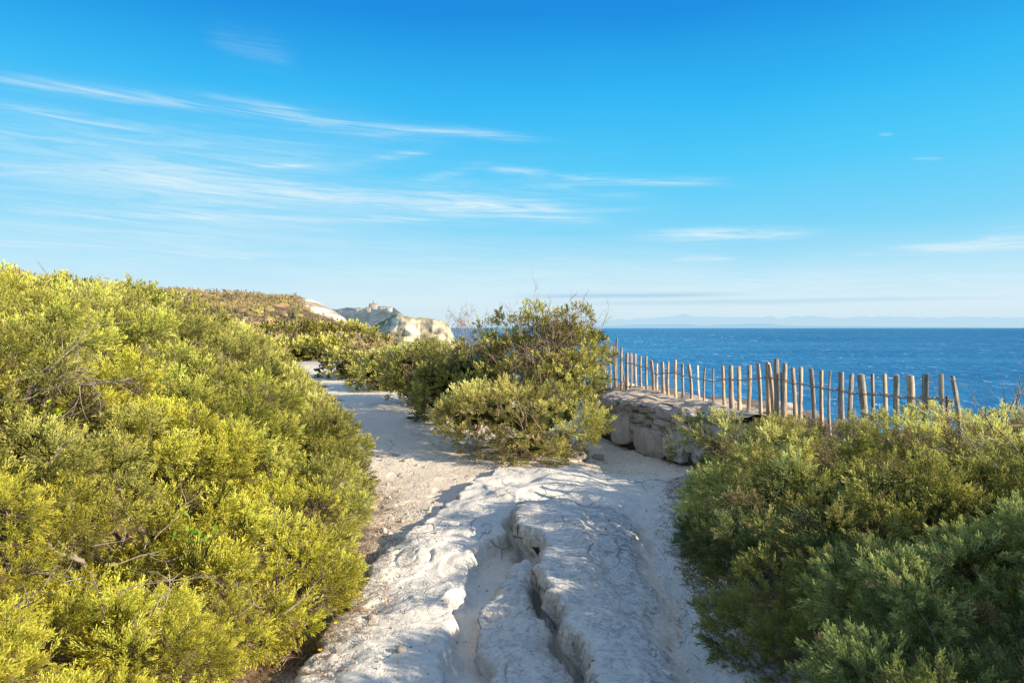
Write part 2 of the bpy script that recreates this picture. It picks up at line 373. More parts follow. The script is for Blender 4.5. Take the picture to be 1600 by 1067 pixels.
def grow(start, step, end, rate):
    out = [start]; s = step
    while (out[-1] < end) if step > 0 else (out[-1] > end):
        s = s*rate if abs(s) < .95 else s
        out.append(out[-1]+s)
    return out
def build_ground():
    fx = list(np.arange(-1.9, 1.75, .0115)); fy = list(np.arange(2.7, 8.2, .0125))
    xs = grow(fx[0], -.012, -110, 1.035)[::-1][:-1]+fx+grow(fx[-1], .012, 75, 1.035)[1:]
    ys = grow(fy[0], -.02, -12, 1.08)[::-1][:-1]+fy+grow(fy[-1], .013, 205, 1.018)[1:]
    xs, ys = np.array(xs), np.array(ys)
    X, Y = np.meshgrid(xs, ys); nx, ny = len(xs), len(ys)
    x, y = X.ravel(), Y.ravel()
    dz, sand, dark = detail_z(x, y); z = base_z(x, y)+dz; ov = LAST_OV.copy()
    le = edge(LE, y)
    pe = .18*fbm(x*2.2, y*2.2, seed=31)
    litter = sst(.10, -.18, x-le+pe*.9)
    litter = np.maximum(litter, .9*sst(.0, .3, x-edge(XW, y)-.40+pe)*(y < 13))
    litter = np.maximum(litter, sst(-.2, .4, x-edge(XW, y)+.3+pe)*(y >= 13.5))
    litter = np.maximum(litter, .9*sst(1.0, .3, np.hypot((x-.2)/1.0, (y-8.9)/.9)+pe))
    er = np.interp(y, [0, 3, 3.6, 4.4, 5.9, 7, 8], [.94, 1.05, 1.14, 1.25, 1.66, 2.15, 2.6]); litter = np.maximum(litter, sst(.0, .22, x-er-.04+pe*.5)*(y < 7.6))
    litter = np.maximum(litter, sst(26, 34, y))
    # bare white rock on the hill shoulder and the cliff below the edge
    cl = sst(.1, 1.2, x-edge(XC, y)+.5*fbm(x, y, seed=4))
    litter = litter*(1-cl)
    hillwhite = sst(.0, .9, x-np.interp(y, [60, 100, 120, 160], [-14, -31.5, -37.0, -52])+1.2*fbm(x*.3, z*.5, seed=14))*sst(79, 83, y+3*fbm(x*.3, y*.1, seed=15))
    litter = litter*(1-hillwhite)+hillwhite*.75*sst(.05, .4, fbm(x*.22, z*.9+y*.1, oct=5, seed=19)); hillwhite = hillwhite*(1-.5*sst(-.1, .3, fbm(x*.5, z*1.5, oct=4, seed=20)))
    sand = np.maximum(sand, .35*sst(8, 9, y)*(litter < .3)); sand = sand*(1-litter); sand = np.maximum(sand, .75*hillwhite*(y > 60)*(1-litter))
    dark = dark*(1-litter)
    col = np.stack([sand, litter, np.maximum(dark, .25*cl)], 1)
    i = (np.arange(ny-1)[:, None]*nx+np.arange(nx-1)[None]).ravel()
    F = np.stack([i, i+1, i+nx+1, i+nx], 1)
    print('ground verts', len(x))
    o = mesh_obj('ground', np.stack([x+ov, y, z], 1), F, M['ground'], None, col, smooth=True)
    tag(o, 'pale limestone path with ledges and sandy hollows between juniper thickets', 'ground', kind='structure')
build_ground()

# sea: one sheet out to the horizon
V = []; rr = [30, 120, 300, 700, 1500, 4000, 10000, 20000, 30000]
aa = np.linspace(-PI, PI, 97)
for r in rr: V += [(r*math.sin(a), r*math.cos(a), -60) for a in aa]
n = len(aa); i = (np.arange(len(rr)-1)[:, None]*n+np.arange(n-1)[None]).ravel()
o = mesh_obj('sea', V, np.stack([i, i+n, i+n+1, i+1], 1), M['sea'])
tag(o, 'deep blue open sea with small whitecaps', 'sea', kind='structure')

# ------------------------------------------------------------------ distant land
def strip(name, base_pts, ridge, mat, col, back, label):
    pass
def far_ridge(name, y, x0, x1, prof, mat, label, col, seed, n=220):
    xs = np.linspace(x0, x1, n)
    h = np.interp(xs, prof[:, 0], prof[:, 1])*(1+.10*fbm(xs/900, xs*0, oct=5, seed=seed))
    rows = []
    for k, (f, b) in enumerate(((-.3, -900), (0.02, -300), (.45, -100), (.8, 200), (1, 600), (.9, 1500), (0, 3000))):
        rows.append(np.stack([xs, y+b+200*fbm(xs/1500, xs*0+k, seed=seed+2), -60+np.maximum(h*f*(1+.12*fbm(xs/300, xs*0+k, seed=seed+5)), -8)], 1))
    V = np.concatenate(rows); m = len(rows)
    i = (np.arange(m-1)[:, None]*n+np.arange(n-1)[None]).ravel()
    c = np.array(col)[None]*(1+.25*fbm(V[:, 0]/400, V[:, 2]/60, seed=seed+7))[:, None]
    o = mesh_obj(name, V, np.stack([i, i+1, i+n+1, i+n], 1), mat, None, c, True)
    tag(o, label, 'mountains', kind='structure')
def prof(d, pts): return np.array([((px-800)/1067*d, 61.6+(509-py)/1067*d) for px, py in pts])
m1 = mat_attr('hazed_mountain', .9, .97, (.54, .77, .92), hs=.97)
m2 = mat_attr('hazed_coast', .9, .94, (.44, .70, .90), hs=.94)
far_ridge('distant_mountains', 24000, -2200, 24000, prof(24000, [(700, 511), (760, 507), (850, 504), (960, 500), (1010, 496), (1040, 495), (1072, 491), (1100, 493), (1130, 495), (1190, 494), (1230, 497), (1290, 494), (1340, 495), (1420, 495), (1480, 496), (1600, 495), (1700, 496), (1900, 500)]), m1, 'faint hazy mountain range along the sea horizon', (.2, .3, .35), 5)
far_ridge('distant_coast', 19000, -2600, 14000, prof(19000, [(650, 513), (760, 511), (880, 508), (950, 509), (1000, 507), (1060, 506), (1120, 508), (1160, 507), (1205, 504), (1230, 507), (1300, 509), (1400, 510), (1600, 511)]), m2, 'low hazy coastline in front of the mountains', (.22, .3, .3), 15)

def cliff(name, pts, zb, back, mat, seed, label, cell=1.0, white=(.80, .70, .50), scrub=(.16, .15, .06), capw=None, rough=1.0, slope=.25, green=.4):
    """pts: (x,y,ztop) along the coast; face down to zb, plateau running back"""
    P = np.array(pts, float)
    L = np.concatenate([[0], np.cumsum(np.hypot(np.diff(P[:, 0]), np.diff(P[:, 1])))])
    n = max(int(L[-1]/cell), 20); s = np.linspace(0, L[-1], n)
    x = np.interp(s, L, P[:, 0]); y = np.interp(s, L, P[:, 1]); zt = np.interp(s, L, P[:, 2])+rough*.6*fbm(s*.12, s*0, oct=4, seed=seed)
    tx, ty = np.gradient(x), np.gradient(y); q = np.hypot(tx, ty); nx_, ny_ = ty/q, -tx/q     # outward (towards camera for left-to-right)
    rows = []; cols = []
    nv = 46
    for k in range(nv):
        f = k/(nv-1); z = zb+(zt-zb)*f**.8
        off = (zt-z)*slope
        stra = rough*(1.5*fbm(s*.10, z*.28+0*s, oct=5, seed=seed+1)+.5*terraced(fbm(s*.02, z*.35, seed=seed+2), 6)*2)
        o = off+stra*(1-f**8)
        rows.append(np.stack([x+nx_*o, y+ny_*o, z], 1))
        v = fbm(s*.06, z*.25, oct=5, seed=seed+3); crev = fbm(s*.22, z*.08, oct=4, seed=seed+4)
        c = np.array(white)[None]*(1+.14*v)[:, None]
        c = c*(1-.5*sst(.25, .5, crev))[:, None]*(1-.30*sst(.1, .35, fbm(s*.01, z*.9+.3*vnoise(s*.1, s*0), oct=3, seed=seed+12)))[:, None]
        g = sst(.15, .42, fbm(s*.09, z*.16, oct=5, seed=seed+6))*green
        g = np.maximum(g, sst(.955, 1.0, f+.02*v))
        c = c*(1-g[:, None])+np.array(scrub)[None]*g[:, None]
        cols.append(c)
    for b in np.array([.012, .03, .07, .15, .3, .6, 1.0]):
        rows.append(np.stack([x*(1+back*b/y)-back*b*.15, y+back*b, zt+rough*.3*fbm(s*.1, s*0+b*9, seed=seed+8)-b*4-.3], 1))
        g = sst(-.35, .1, fbm(s*.12, s*0+b*20, oct=4, seed=seed+9))
        cols.append(np.array(scrub)[None]*(g)[:, None]+np.array(white)[None]*.7*(1-g)[:, None])
    V = np.concatenate(rows); m = len(rows)
    i = (np.arange(m-1)[:, None]*n+np.arange(n-1)[None]).ravel()
    ob = mesh_obj(name, V, np.stack([i, i+1, i+n+1, i+n], 1), mat, None, np.clip(np.concatenate(cols), 0, 1), False)
    tag(ob, label, 'cliff', kind='structure'); return ob
def pz(d, l): return [((px-800)/1067*dd, dd, 1.6+(509-py)/1067*dd) for px, py, dd in l]
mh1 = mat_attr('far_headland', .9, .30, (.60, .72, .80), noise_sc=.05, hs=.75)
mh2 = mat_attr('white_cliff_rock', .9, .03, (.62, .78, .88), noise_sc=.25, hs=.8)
# far headland carrying the signal station
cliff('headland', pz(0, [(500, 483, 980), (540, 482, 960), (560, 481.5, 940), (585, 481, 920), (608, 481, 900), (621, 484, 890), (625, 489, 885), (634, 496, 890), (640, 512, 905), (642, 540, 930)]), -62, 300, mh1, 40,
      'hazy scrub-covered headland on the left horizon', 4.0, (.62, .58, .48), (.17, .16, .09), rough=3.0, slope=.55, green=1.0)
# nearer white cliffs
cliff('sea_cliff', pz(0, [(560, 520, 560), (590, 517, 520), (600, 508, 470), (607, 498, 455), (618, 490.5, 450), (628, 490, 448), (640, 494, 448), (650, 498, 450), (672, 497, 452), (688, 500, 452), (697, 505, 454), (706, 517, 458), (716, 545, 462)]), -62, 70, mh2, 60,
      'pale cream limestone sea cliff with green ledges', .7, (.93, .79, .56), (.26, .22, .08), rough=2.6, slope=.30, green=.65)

# signal station and houses on the headland
def box(mb, c, s, col=(1, 1, 1), rz=0.0):
    v = np.array([(a, b, d) for a in (-.5, .5) for b in (-.5, .5) for d in (0, 1)])*np.array(s)
    cr, sr = math.cos(rz), math.sin(rz); v = np.stack([v[:, 0]*cr-v[:, 1]*sr, v[:, 0]*sr+v[:, 1]*cr, v[:, 2]], 1)+np.array(c)
    mb.add(v, [(0, 1, 3, 2), (4, 6, 7, 5), (0, 4, 5, 1), (2, 3, 7, 6), (0, 2, 6, 4), (1, 5, 7, 3)], col)
def gable(mb, c, s, col, rz=0.0):
    v = np.array([(-.5, -.5, 0), (.5, -.5, 0), (.5, .5, 0), (-.5, .5, 0), (-.5, 0, 1), (.5, 0, 1)])*np.array(s)
    cr, sr = math.cos(rz), math.sin(rz); v = np.stack([v[:, 0]*cr-v[:, 1]*sr, v[:, 0]*sr+v[:, 1]*cr, v[:, 2]], 1)+np.array(c)
    mb.add(v, [(0, 1, 5, 4), (3, 4, 5, 2)], col); mb.add(v, [(0, 4, 3), (1, 2, 5)], col)
def house(name, label, cat, px, py, d, w, dep, h, roofh, wallc, roofc, tower=None):
    wallc = tuple(.72*c for c in wallc); roofc = tuple(.7*c for c in roofc)
    x = (px-800)/1067*d; z = 1.6+(509-py)/1067*d
    root = empty(name, (x, d, z)); tag(root, label, cat)
    mb = MB(); box(mb, (x, d, z-3), (w, dep, h+3), wallc); mb.build('wall', mh1b, root)
    mb = MB(); gable(mb, (x, d, z+h), (w*1.04, dep*1.08, roofh), roofc); mb.build('roof', mh1b, root)
    for k in range(max(2, int(w/5))):
        mb = MB(); xx = x-w/2+w*(k+.5)/max(2, int(w/5))
        box(mb, (xx, d-dep/2-.06, z+h*.35), (1.1, .1, h*.32), (.12, .13, .15)); mb.build('window', mh1b, root)
    if tower:
        tx, tw, th = tower
        mb = MB(); box(mb, (x+tx, d-.5, z), (tw, tw, th), wallc); t_ = mb.build('tower', mh1b, root)
        mb = MB(); box(mb, (x+tx, d-.5, z+th), (tw*1.25, tw*1.25, .6), (.5, .3, .2)); box(mb, (x+tx, d-.5, z+th+.6), (tw*.6, tw*.6, 3.0), (.45, .22, .16)); mb.build('lantern', mh1b, t_)
    return root
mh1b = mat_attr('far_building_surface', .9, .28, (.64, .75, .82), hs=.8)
house('signal_station', 'pale signal station with a square tower on the headland', 'building', 583, 480.5, 905, 10, 7, 4, 1.6, (.74, .62, .50), (.50, .32, .22), (1.5, 2.8, 9.0))
house('far_house', 'long low cream house with a tiled roof right of the tower', 'house', 597, 483, 895, 10, 6, 2.8, 1.2, (.80, .70, .52), (.42, .25, .16))
house('far_house', 'white walled house nearest the headland tip', 'house', 608, 484, 888, 8, 6, 2.8, 1.2, (.92, .88, .76), (.55, .36, .24))
house('far_house', 'small pale house low on the slope left of the tower', 'house', 560, 486, 900, 8, 6, 2.8, 1.2, (.84, .74, .58), (.5, .33, .23))
house('far_house', 'narrow ochre house just below the tower', 'house', 575, 484.5, 895, 7, 6, 2.8, 1.2, (.66, .50, .36), (.45, .24, .16))

# ------------------------------------------------------------------ juniper foliage
def make_spray(seed, n_side, n_sub, wq, ql):
    """a feathery juniper spray along +Z, length about 1: blade quads (base, two shoulders, tip) with t (0 base .. 1 tip)"""
    r = np.random.default_rng(seed); V = []; T = []
    bend = r.normal(0, .10, 2)
    def axis(t): return np.array([bend[0]*t*t, bend[1]*t*t, t])
    def blade(p, d, l, w, t0, t1):
        d = d/np.linalg.norm(d); s = np.cross(d, r.normal(0, 1, 3)); s /= np.linalg.norm(s)+1e-9
        V.extend([p, p+d*l*.55+s*w*.5, p+d*l, p+d*l*.45-s*w*.5]); T.extend([t0, (t0+t1)/2, t1, (t0+t1)/2])
    g = r.uniform(0, 6.28)
    for k in range(n_side):
        t = .12+.86*(k/(n_side-1))**.9; g += 2.4+r.normal(0, .3)
        ang = r.uniform(.45, .95)*(1-.45*t); lb = .50*(1-.62*t)*r.uniform(.75, 1.2)
        p = axis(t*.93); d = np.array([math.sin(ang)*math.cos(g), math.sin(ang)*math.sin(g), math.cos(ang)])
        up = np.array([0, 0, 1.])
        for j in range(n_sub):
            u = (j+.6)/n_sub; q = p+d*lb*u+up*lb*.18*u*u
            dd = d*.7+up*.55+r.normal(0, .38, 3)
            if j == n_sub-1: dd = d*.6+up*.9
            blade(q, dd, ql*r.uniform(.75, 1.25), wq*r.uniform(.8, 1.2), .15+.55*t*.6+.3*u*.6, min(1, .45+.35*t+.35*u))
        if n_sub > 4: blade(p, d+up*.15, lb*.9, wq*.45, .1, .4)
    blade(axis(.9), np.array([0, 0, 1.]), ql, wq, .6, 1)
    return np.array(V), np.array(T)
SPR = {0: [make_spray(100+k, 11, 7, .034, .155) for k in range(7)],
       1: [make_spray(200+k, 8, 5, .058, .20) for k in range(6)],
       2: [make_spray(300+k, 6, 3, .11, .30) for k in range(5)],
       3: [make_spray(400+k, 4, 2, .22, .42) for k in range(4)]}
CAM = np.array([0, 0, 1.6])
BLADES = [0]
def unit(v): return v/np.maximum(np.linalg.norm(v, axis=-1, keepdims=True), 1e-9)
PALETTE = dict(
    sunlit_plume=((1.2, 1.0, .42), (.70, .62, .22), (.10, .12, .045)),  # sunlit gold painted into raised tufts and the front of the centre clump
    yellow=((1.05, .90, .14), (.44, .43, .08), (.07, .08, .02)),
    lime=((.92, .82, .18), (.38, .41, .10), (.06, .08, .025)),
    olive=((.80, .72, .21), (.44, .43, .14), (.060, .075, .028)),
    dark=((.34, .42, .17), (.075, .155, .070), (.008, .028, .018)),  # shaded green painted in for the right thicket below its sunlit tufts
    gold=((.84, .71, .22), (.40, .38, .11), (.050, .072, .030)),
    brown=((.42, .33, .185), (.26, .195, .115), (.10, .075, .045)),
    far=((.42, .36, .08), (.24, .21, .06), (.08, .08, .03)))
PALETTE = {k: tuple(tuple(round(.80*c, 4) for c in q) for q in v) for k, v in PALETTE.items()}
def foliage(shrub, majors, seed, pal='lime', sub_r=.2, cover=3.0, L=None, lod=None, pref=(0, 0, .35), brown=.06, shell=True, zmin=-.45, spread=.82, soft=1.0):
    """majors (n,6): centre and radii. returns sublobe centres for twigs"""
    r = np.random.default_rng(seed); A = np.asarray([tuple(q)+(0.0,)*(7-len(q)) for q in majors], float); PL = A[:, 6]; A = A[:, :6]
    subs = []
    for k, m in enumerate(A):
        area = 4*PI*((m[3]*m[4])**1.6/3+(m[3]*m[5])**1.6/3+(m[4]*m[5])**1.6/3)**(1/1.6)
        ns = max(5, int(spread*area/(sub_r**2*1.9)))
        # well spread directions
        gi = np.arange(ns)+r.uniform(0, 1); zz = 1-2*(gi+.5)/ns; zz = np.clip(zz, -1, 1); ph = gi*2.39996+r.uniform(0, 6)
        d = np.stack([np.sqrt(1-zz**2)*np.cos(ph), np.sqrt(1-zz**2)*np.sin(ph), zz], 1)+r.normal(0, .12, (ns, 3))
        d = unit(d); d = d[d[:, 2] > zmin]
        c = m[:3]+d*m[3:]*r.uniform(.74, 1.12, (len(d), 1))
        keep = np.ones(len(d), bool)
        for j, q in enumerate(A):
            if j != k: keep &= (((c-q[:3])/q[3:])**2).sum(1) > .72
        c, d = c[keep], unit((d/m[3:])[keep])
        subs.append(np.concatenate([c, d, sub_r*r.uniform(.5, 1.2, (len(c), 1)), np.full((len(c), 1), PL[k])], 1))
    S = np.concatenate(subs); S0 = len(S)
    gz = ground_z(S[:, 0], S[:, 1]); S = S[S[:, 2] > gz-.02]
    P = PALETTE[pal]; tip0, mid0, low0 = map(np.array, P)
    mb = MB()
    # spray positions
    dist = np.linalg.norm(S[:, :3]-CAM, axis=1)
    Ls = np.interp(dist, [1.6, 3, 5, 9, 16, 30, 60], [.058, .067, .088, .126, .190, .34, .6]) if L is None else np.full(len(S), L)
    cnt = np.maximum((cover*3.6*S[:, 6]**2/(.5*Ls**2)), 3).astype(int)
    idx = np.repeat(np.arange(len(S)), cnt); N = len(idx)
    s = S[idx]
    d = unit(s[:, 3:6]*.75+unit(r.normal(0, 1, (N, 3))))
    pos = s[:, :3]+d*s[:, 6:7]*r.uniform(.55, 1.0, (N, 1))*np.array([1.08, 1.08, .86])
    keep = np.ones(N, bool)
    for q in A: keep &= (((pos-q[:3])/q[3:])**2).sum(1) > .62
    keep &= pos[:, 2] > base_z(pos[:, 0], pos[:, 1])-.01
    idx, s, d, pos = idx[keep], s[keep], d[keep], pos[keep]; N = len(idx)
    ax = unit(d*.85+np.array(pref)+r.normal(0, .27, (N, 3)))
    sc = Ls[idx]*r.uniform(.7, 1.25, N)
    # colour per sublobe, smooth over space, plus per spray jitter
    lobe_b = 1+.42*r.normal(0, .6, len(S)).clip(-1.2, 1.2)+.25*fbm(S[:, 0]*1.3, S[:, 1]*1.3, seed=seed)
    lobe_y = r.uniform(0, 1, len(S))+.5*fbm(S[:, 0]*.9+5, S[:, 1]*.9, seed=seed+1)
    lobe_br = (r.uniform(0, 1, len(S)) < brown*.6) | ((fbm(S[:, 0]*1.7+9, S[:, 1]*1.7, S[:, 2]*1.7, seed=333) > .62) & (r.uniform(0, 1, len(S)) < min(1, brown*9)))
    grey = .85*sst(-.05, .4, fbm(S[:, 0]*.95, S[:, 1]*.95, S[:, 2]*.95, oct=3, seed=222)+r.uniform(-.15, .15, len(S)))
    br_t = np.array(PALETTE['brown'])
    D = dist[idx]
    lv = np.where(D < 3.3, 0, np.where(D < 8.5, 1, np.where(D < 20, 2, 3))) if lod is None else np.full(N, lod)
    for l in range(4):
        for vi, (SV, ST) in enumerate(SPR[l]):
            k = np.where((lv == l) & (np.arange(N) % len(SPR[l]) == vi))[0]
            if not len(k): continue
            x, y, z = frame(ax[k]); ro = r.uniform(0, 2*PI, (len(k), 1))
            xr = x*np.cos(ro)+y*np.sin(ro); yr = -x*np.sin(ro)+y*np.cos(ro)
            Vv = pos[k][:, None]+sc[k][:, None, None]*(SV[None, :, 0:1]*xr[:, None]+SV[None, :, 1:2]*yr[:, None]+(SV[None, :, 2:3]-.35)*z[:, None])
            t = ST[None, :]+0*Vv[..., 0]
            li = idx[k]; go = grey[li][:, None, None]; GO = [np.array(q) for q in PALETTE['olive']]
            yy = np.clip(lobe_y[li], 0, 1)[:, None, None]
            tipc = tip0*(1-yy*0)*(1+.0)+yy*np.array([.045, .0, -.012])
            pl = s[k][:, 7][:, None, None]; G3 = [np.array(q) for q in PALETTE['sunlit_plume']]
            tipc = tipc*(1-pl)+G3[0]*pl; midc = mid0*(1-pl)+G3[1]*pl; lowc = low0*(1-pl)+G3[2]*pl  # seventh lobe value mixes in the painted sunlit colours
            tipc = tipc*(1-go)+GO[0]*.85*go; midc = midc*(1-go)+GO[1]*.85*go; lowc = lowc*(1-go)+GO[2]*go
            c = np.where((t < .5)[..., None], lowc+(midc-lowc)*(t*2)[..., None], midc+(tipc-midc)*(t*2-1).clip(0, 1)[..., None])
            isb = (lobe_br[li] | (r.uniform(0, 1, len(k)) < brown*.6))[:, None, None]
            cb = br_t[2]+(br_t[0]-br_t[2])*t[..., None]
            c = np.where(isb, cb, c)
            c = c*(lobe_b[li]*r.uniform(.78, 1.25, len(k))*(1+.22*d[k][:, 2]))[:, None, None]*r.uniform(.82, 1.18, c.shape[:2])[..., None]  # lighter outer growth on top, undersides painted darker to round each clump
            nq = Vv.shape[0]*Vv.shape[1]//4
            F = np.arange(nq*4).reshape(-1, 4); BLADES[0] += nq
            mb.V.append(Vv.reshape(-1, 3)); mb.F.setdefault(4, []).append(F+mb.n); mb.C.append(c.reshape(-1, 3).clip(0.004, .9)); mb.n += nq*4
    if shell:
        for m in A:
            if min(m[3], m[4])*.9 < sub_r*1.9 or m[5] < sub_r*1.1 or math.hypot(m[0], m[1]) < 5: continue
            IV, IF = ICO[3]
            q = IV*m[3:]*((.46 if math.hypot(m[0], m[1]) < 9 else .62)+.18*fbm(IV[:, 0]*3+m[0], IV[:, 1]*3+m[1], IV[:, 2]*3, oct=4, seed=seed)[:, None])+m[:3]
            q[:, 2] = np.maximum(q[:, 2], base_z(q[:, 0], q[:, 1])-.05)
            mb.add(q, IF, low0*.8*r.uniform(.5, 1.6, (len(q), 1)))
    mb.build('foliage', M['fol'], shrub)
    return S
def twiglet(mb, r, p, d, l, rad, depth, col, curl=.25, kids=3):
    n = 5 if depth else 4
    P = [np.array(p, float)]; d = unit(np.array(d, float))
    for k in range(n):
        d = unit(d+r.normal(0, curl, 3)*.6); P.append(P[-1]+d*l/n)
    tube(mb, P, np.linspace(rad, rad*.2, n+1), 3 if rad < .004 else 5, col)
    if depth:
        for k in range(kids):
            j = r.integers(1, n+1); dd = unit(d+unit(r.normal(0, 1, 3))*.85)
            twiglet(mb, r, P[j], dd, l*r.uniform(.4, .7), rad*.55, depth-1, col, curl, kids)
def branches(shrub, base, targets, seed, rad=.03, bare=(), col=(1, 1, 1), tips=True):
    """trunk limbs from the base into the crown + bare twigs listed as (x,y,z, dx,dy,dz, length, count, depth, rad)"""
    r = np.random.default_rng(seed); mb = MB()
    for tg in targets:
        a = np.array(base)+r.normal(0, .06, 3)*[1, 1, 0]; b = np.array(tg, float); b = a+(b-a)*.86; b[2] -= .10
        t = np.linspace(0, 1, 7)[:, None]; P = a*(1-t)+b*t; P[:, 2] += np.sin(t[:, 0]*PI)*-.06; P += r.normal(0, .03, P.shape)*(t*(1-t)*4)
        lb = MB(); tube(lb, P, rad*np.array([1, .85, .7, .55, .4, .24, .05]), 6, col)
        if tips:
            for k in range(3): twiglet(lb, r, P[-1-k], b-a+r.normal(0, .5, 3), .18, rad*.2, 1, col)
        lb.build('branch', M['twig'], shrub)
    for (x, y, z, dx, dy, dz, l, cnt, dep, rd, sp) in bare:
        for k in range(cnt):
            twiglet(mb, r, np.array([x, y, z])+r.normal(0, sp, 3), np.array([dx, dy, dz])+r.normal(0, .3, 3), l*r.uniform(.6, 1.15), rd, dep, col)
    if mb.n: tag(mb.build('bare_twigs', M['twig'], shrub), kind='stuff')

def at(px, py, d): return ((px-800)/1067*d, d, 1.6+(509-py)/1067*d)

# wind-clipped skylines: (x/y slope of the view from the path, height slope) keep each crown under its measured profile
def clip_profile(majors, prof, pad=.13):
    P = np.array(prof, float); out = []
    for q in majors:
        q = list(q); x, y, z, rx, ry, rz = q[:6]
        if y < .8: out.append(tuple(q)); continue
        k = 1067/y
        b = max(np.interp(800+(x+o*rx)*k, P[:, 0], P[:, 1]) for o in (-.3, 0, .45, .8))
        top = 1.6-(b-509)/k-pad*min(1+y*.03, 2.2)
        if z+rz > top:
            g = float(base_z(x, y)); d = z+rz-top
            if top < g+.10: continue
            q[5] = max(min(rz, (top-g)*.55), .09); q[2] = top-q[5]
            if rx > (top-g)*2.2: q[3] = max(rx*.8, .1); q[4] = max(ry*.8, .1)
        out.append(tuple(q))
    return out

# ---- left thicket: canopy of overlapping mounds, split into separate shrubs by their own root
def canopy_left(x, y):
    e = edge(LE, y); t = e+.12-x
    c = np.interp(t, [0, .25, .6, 1.2, 2.5, 5], [.25, .55, .72, .92, 1.08, 1.12])
    c = c*np.interp(y, [0, 3, 5, 7, 9, 11, 13], [.80, .80, .80, .90, 1.05, 1.05, .8])
    return bank(x, y)+c+.12*fbm(x*.9, y*.9, seed=91)+.05*fbm(x*2.6, y*2.6, oct=2, seed=92)
seeds = [ # x, y, palette, label
    (-1.45, 1.7, 'yellow', 'bright yellow-green juniper in the bottom left corner'),
    (-1.7, 3.3, 'yellow', 'golden juniper spilling onto the path at lower left'),
    (-3.1, 3.1, 'yellow', 'juniper with bare grey twigs at the left edge'),
    (-2.0, 5.1, 'lime', 'low juniper bulging over the left side of the path, midway'),
    (-3.7, 4.9, 'lime', 'wide green juniper behind the bare twigs on the left'),
    (-5.2, 5.6, 'yellow', 'tallest yellow juniper rising at the far left edge against the sky'),
    (-3.1, 7.4, 'olive', 'olive juniper with rounded tufts in the middle of the left bank'),
    (-5.6, 8.6, 'lime', 'green juniper on the skyline just right of the tallest one'),
    (-3.9, 10.6, 'olive', 'dull green juniper where the left bank narrows'),
    (-6.4, 12.0, 'lime', 'juniper with spiky tips on the left skyline before the hill'),
    (-8.8, 11.0, 'lime', 'juniper on the left skyline between the tallest one and the spiky one')]
r0 = np.random.default_rng(11)
maj = []
yy = .9
while yy < 13.0:
    st = np.interp(yy, [0, 5, 10, 20], [.52, .62, .85, 1.3])
    e = float(edge(LE, yy)); xx = e-.40*st/.5-float(np.interp(yy, [5.5, 8, 12], [0, .45, 1.1]))+r0.uniform(-.08, .08)
    lim = -.80*yy-1.6 if yy < 16 else -.62*yy-3
    while xx > lim:
        x_ = xx+r0.uniform(-.14, .14)*st; y_ = yy+r0.uniform(-.2, .2)*st
        H = float(canopy_left(x_, y_)); rx = st*r0.uniform(.60, .78); rz = min(st*r0.uniform(.50, .75), .62)
        gz = float(base_z(x_, y_)); t = e-x_
        if t < st*1.2: rz = max((H-gz)*.55, .2)
        maj.append((x_, y_, H-rz-.10, rx, rx*r0.uniform(.85, 1.1), rz))
        if t < st*1.5: maj.append((x_+.02, y_+.1, gz+.16, rx*.80, rx*.8, .22))
        if r0.uniform() < .45: maj.append((x_+r0.uniform(-.2, .2), y_+r0.uniform(-.2, .2), H+r0.uniform(-.10, .05), st*.36, st*.34, st*.2))
        xx -= st
    yy += st*.92
maj = clip_profile(maj, [(-900, 400), (0, 412), (60, 428), (130, 440), (200, 447), (300, 455), (335, 466), (350, 492), (380, 511), (405, 522), (432, 534), (448, 560), (470, 590), (496, 608), (520, 630), (534, 660), (548, 700), (582, 716), (598, 800), (612, 900), (700, 2000)])
maj = np.array(maj); sd = np.array([s[:2] for s in seeds])
own = np.argmin((maj[:, None, 0]-sd[None, :, 0])**2+(maj[:, None, 1]-sd[None, :, 1])**2, axis=1)
for k, (sx, sy, pal, label) in enumerate(seeds):
    mm = maj[own == k]
    if not len(mm): print('no lobes', k); continue
    bz = float(base_z(sx, sy)); root = empty('juniper_shrub', (sx, sy, bz)); tag(root, label, 'shrub', 'junipers of the left bank')
    dd = math.hypot(sx, sy)
    S = foliage(root, mm, 500+k, pal, sub_r=np.interp(dd, [2, 6, 12, 20], [.125, .17, .24, .36]), cover=2.9 if dd < 12 else 2.3, brown=.06)
    rr_ = np.random.default_rng(k)
    tg = [mm[i, :3] for i in rr_.permutation(len(mm))[:7]]
    bare = []
    nb = 26 if dd < 8 else (14 if dd < 13 else 6)
    for i in rr_.permutation(len(S))[:nb]:
        c = S[i]; bare.append((c[0], c[1], c[2], c[3]*.6, c[4]*.6, c[5]*.4+.25, .22 if dd < 8 else .35, 2, 1, .0035 if dd < 6 else .006, .05))
    if k == 2:   # bleached tangle on the left edge
        for q in range(16): bare.append((*at(20+rr_.uniform(-40, 70), 622+rr_.uniform(-30, 40), 3.4+rr_.uniform(-.2, .2)), .9, .0, .45, .34, 2, 1, .005, .04))
    if k in (0, 1):
        for px, py, d in [(60, 900, 2.15), (30, 940, 2.0), (230, 965, 2.1), (420, 940, 2.5), (130, 880, 2.4)][k::2]:
            bare.append((*at(px, py, d), .9, .1, .35, .20, 2, 1, .0034, .03))
    branches(root, (sx, sy, bz-.05), tg, 900+k, .028, bare)

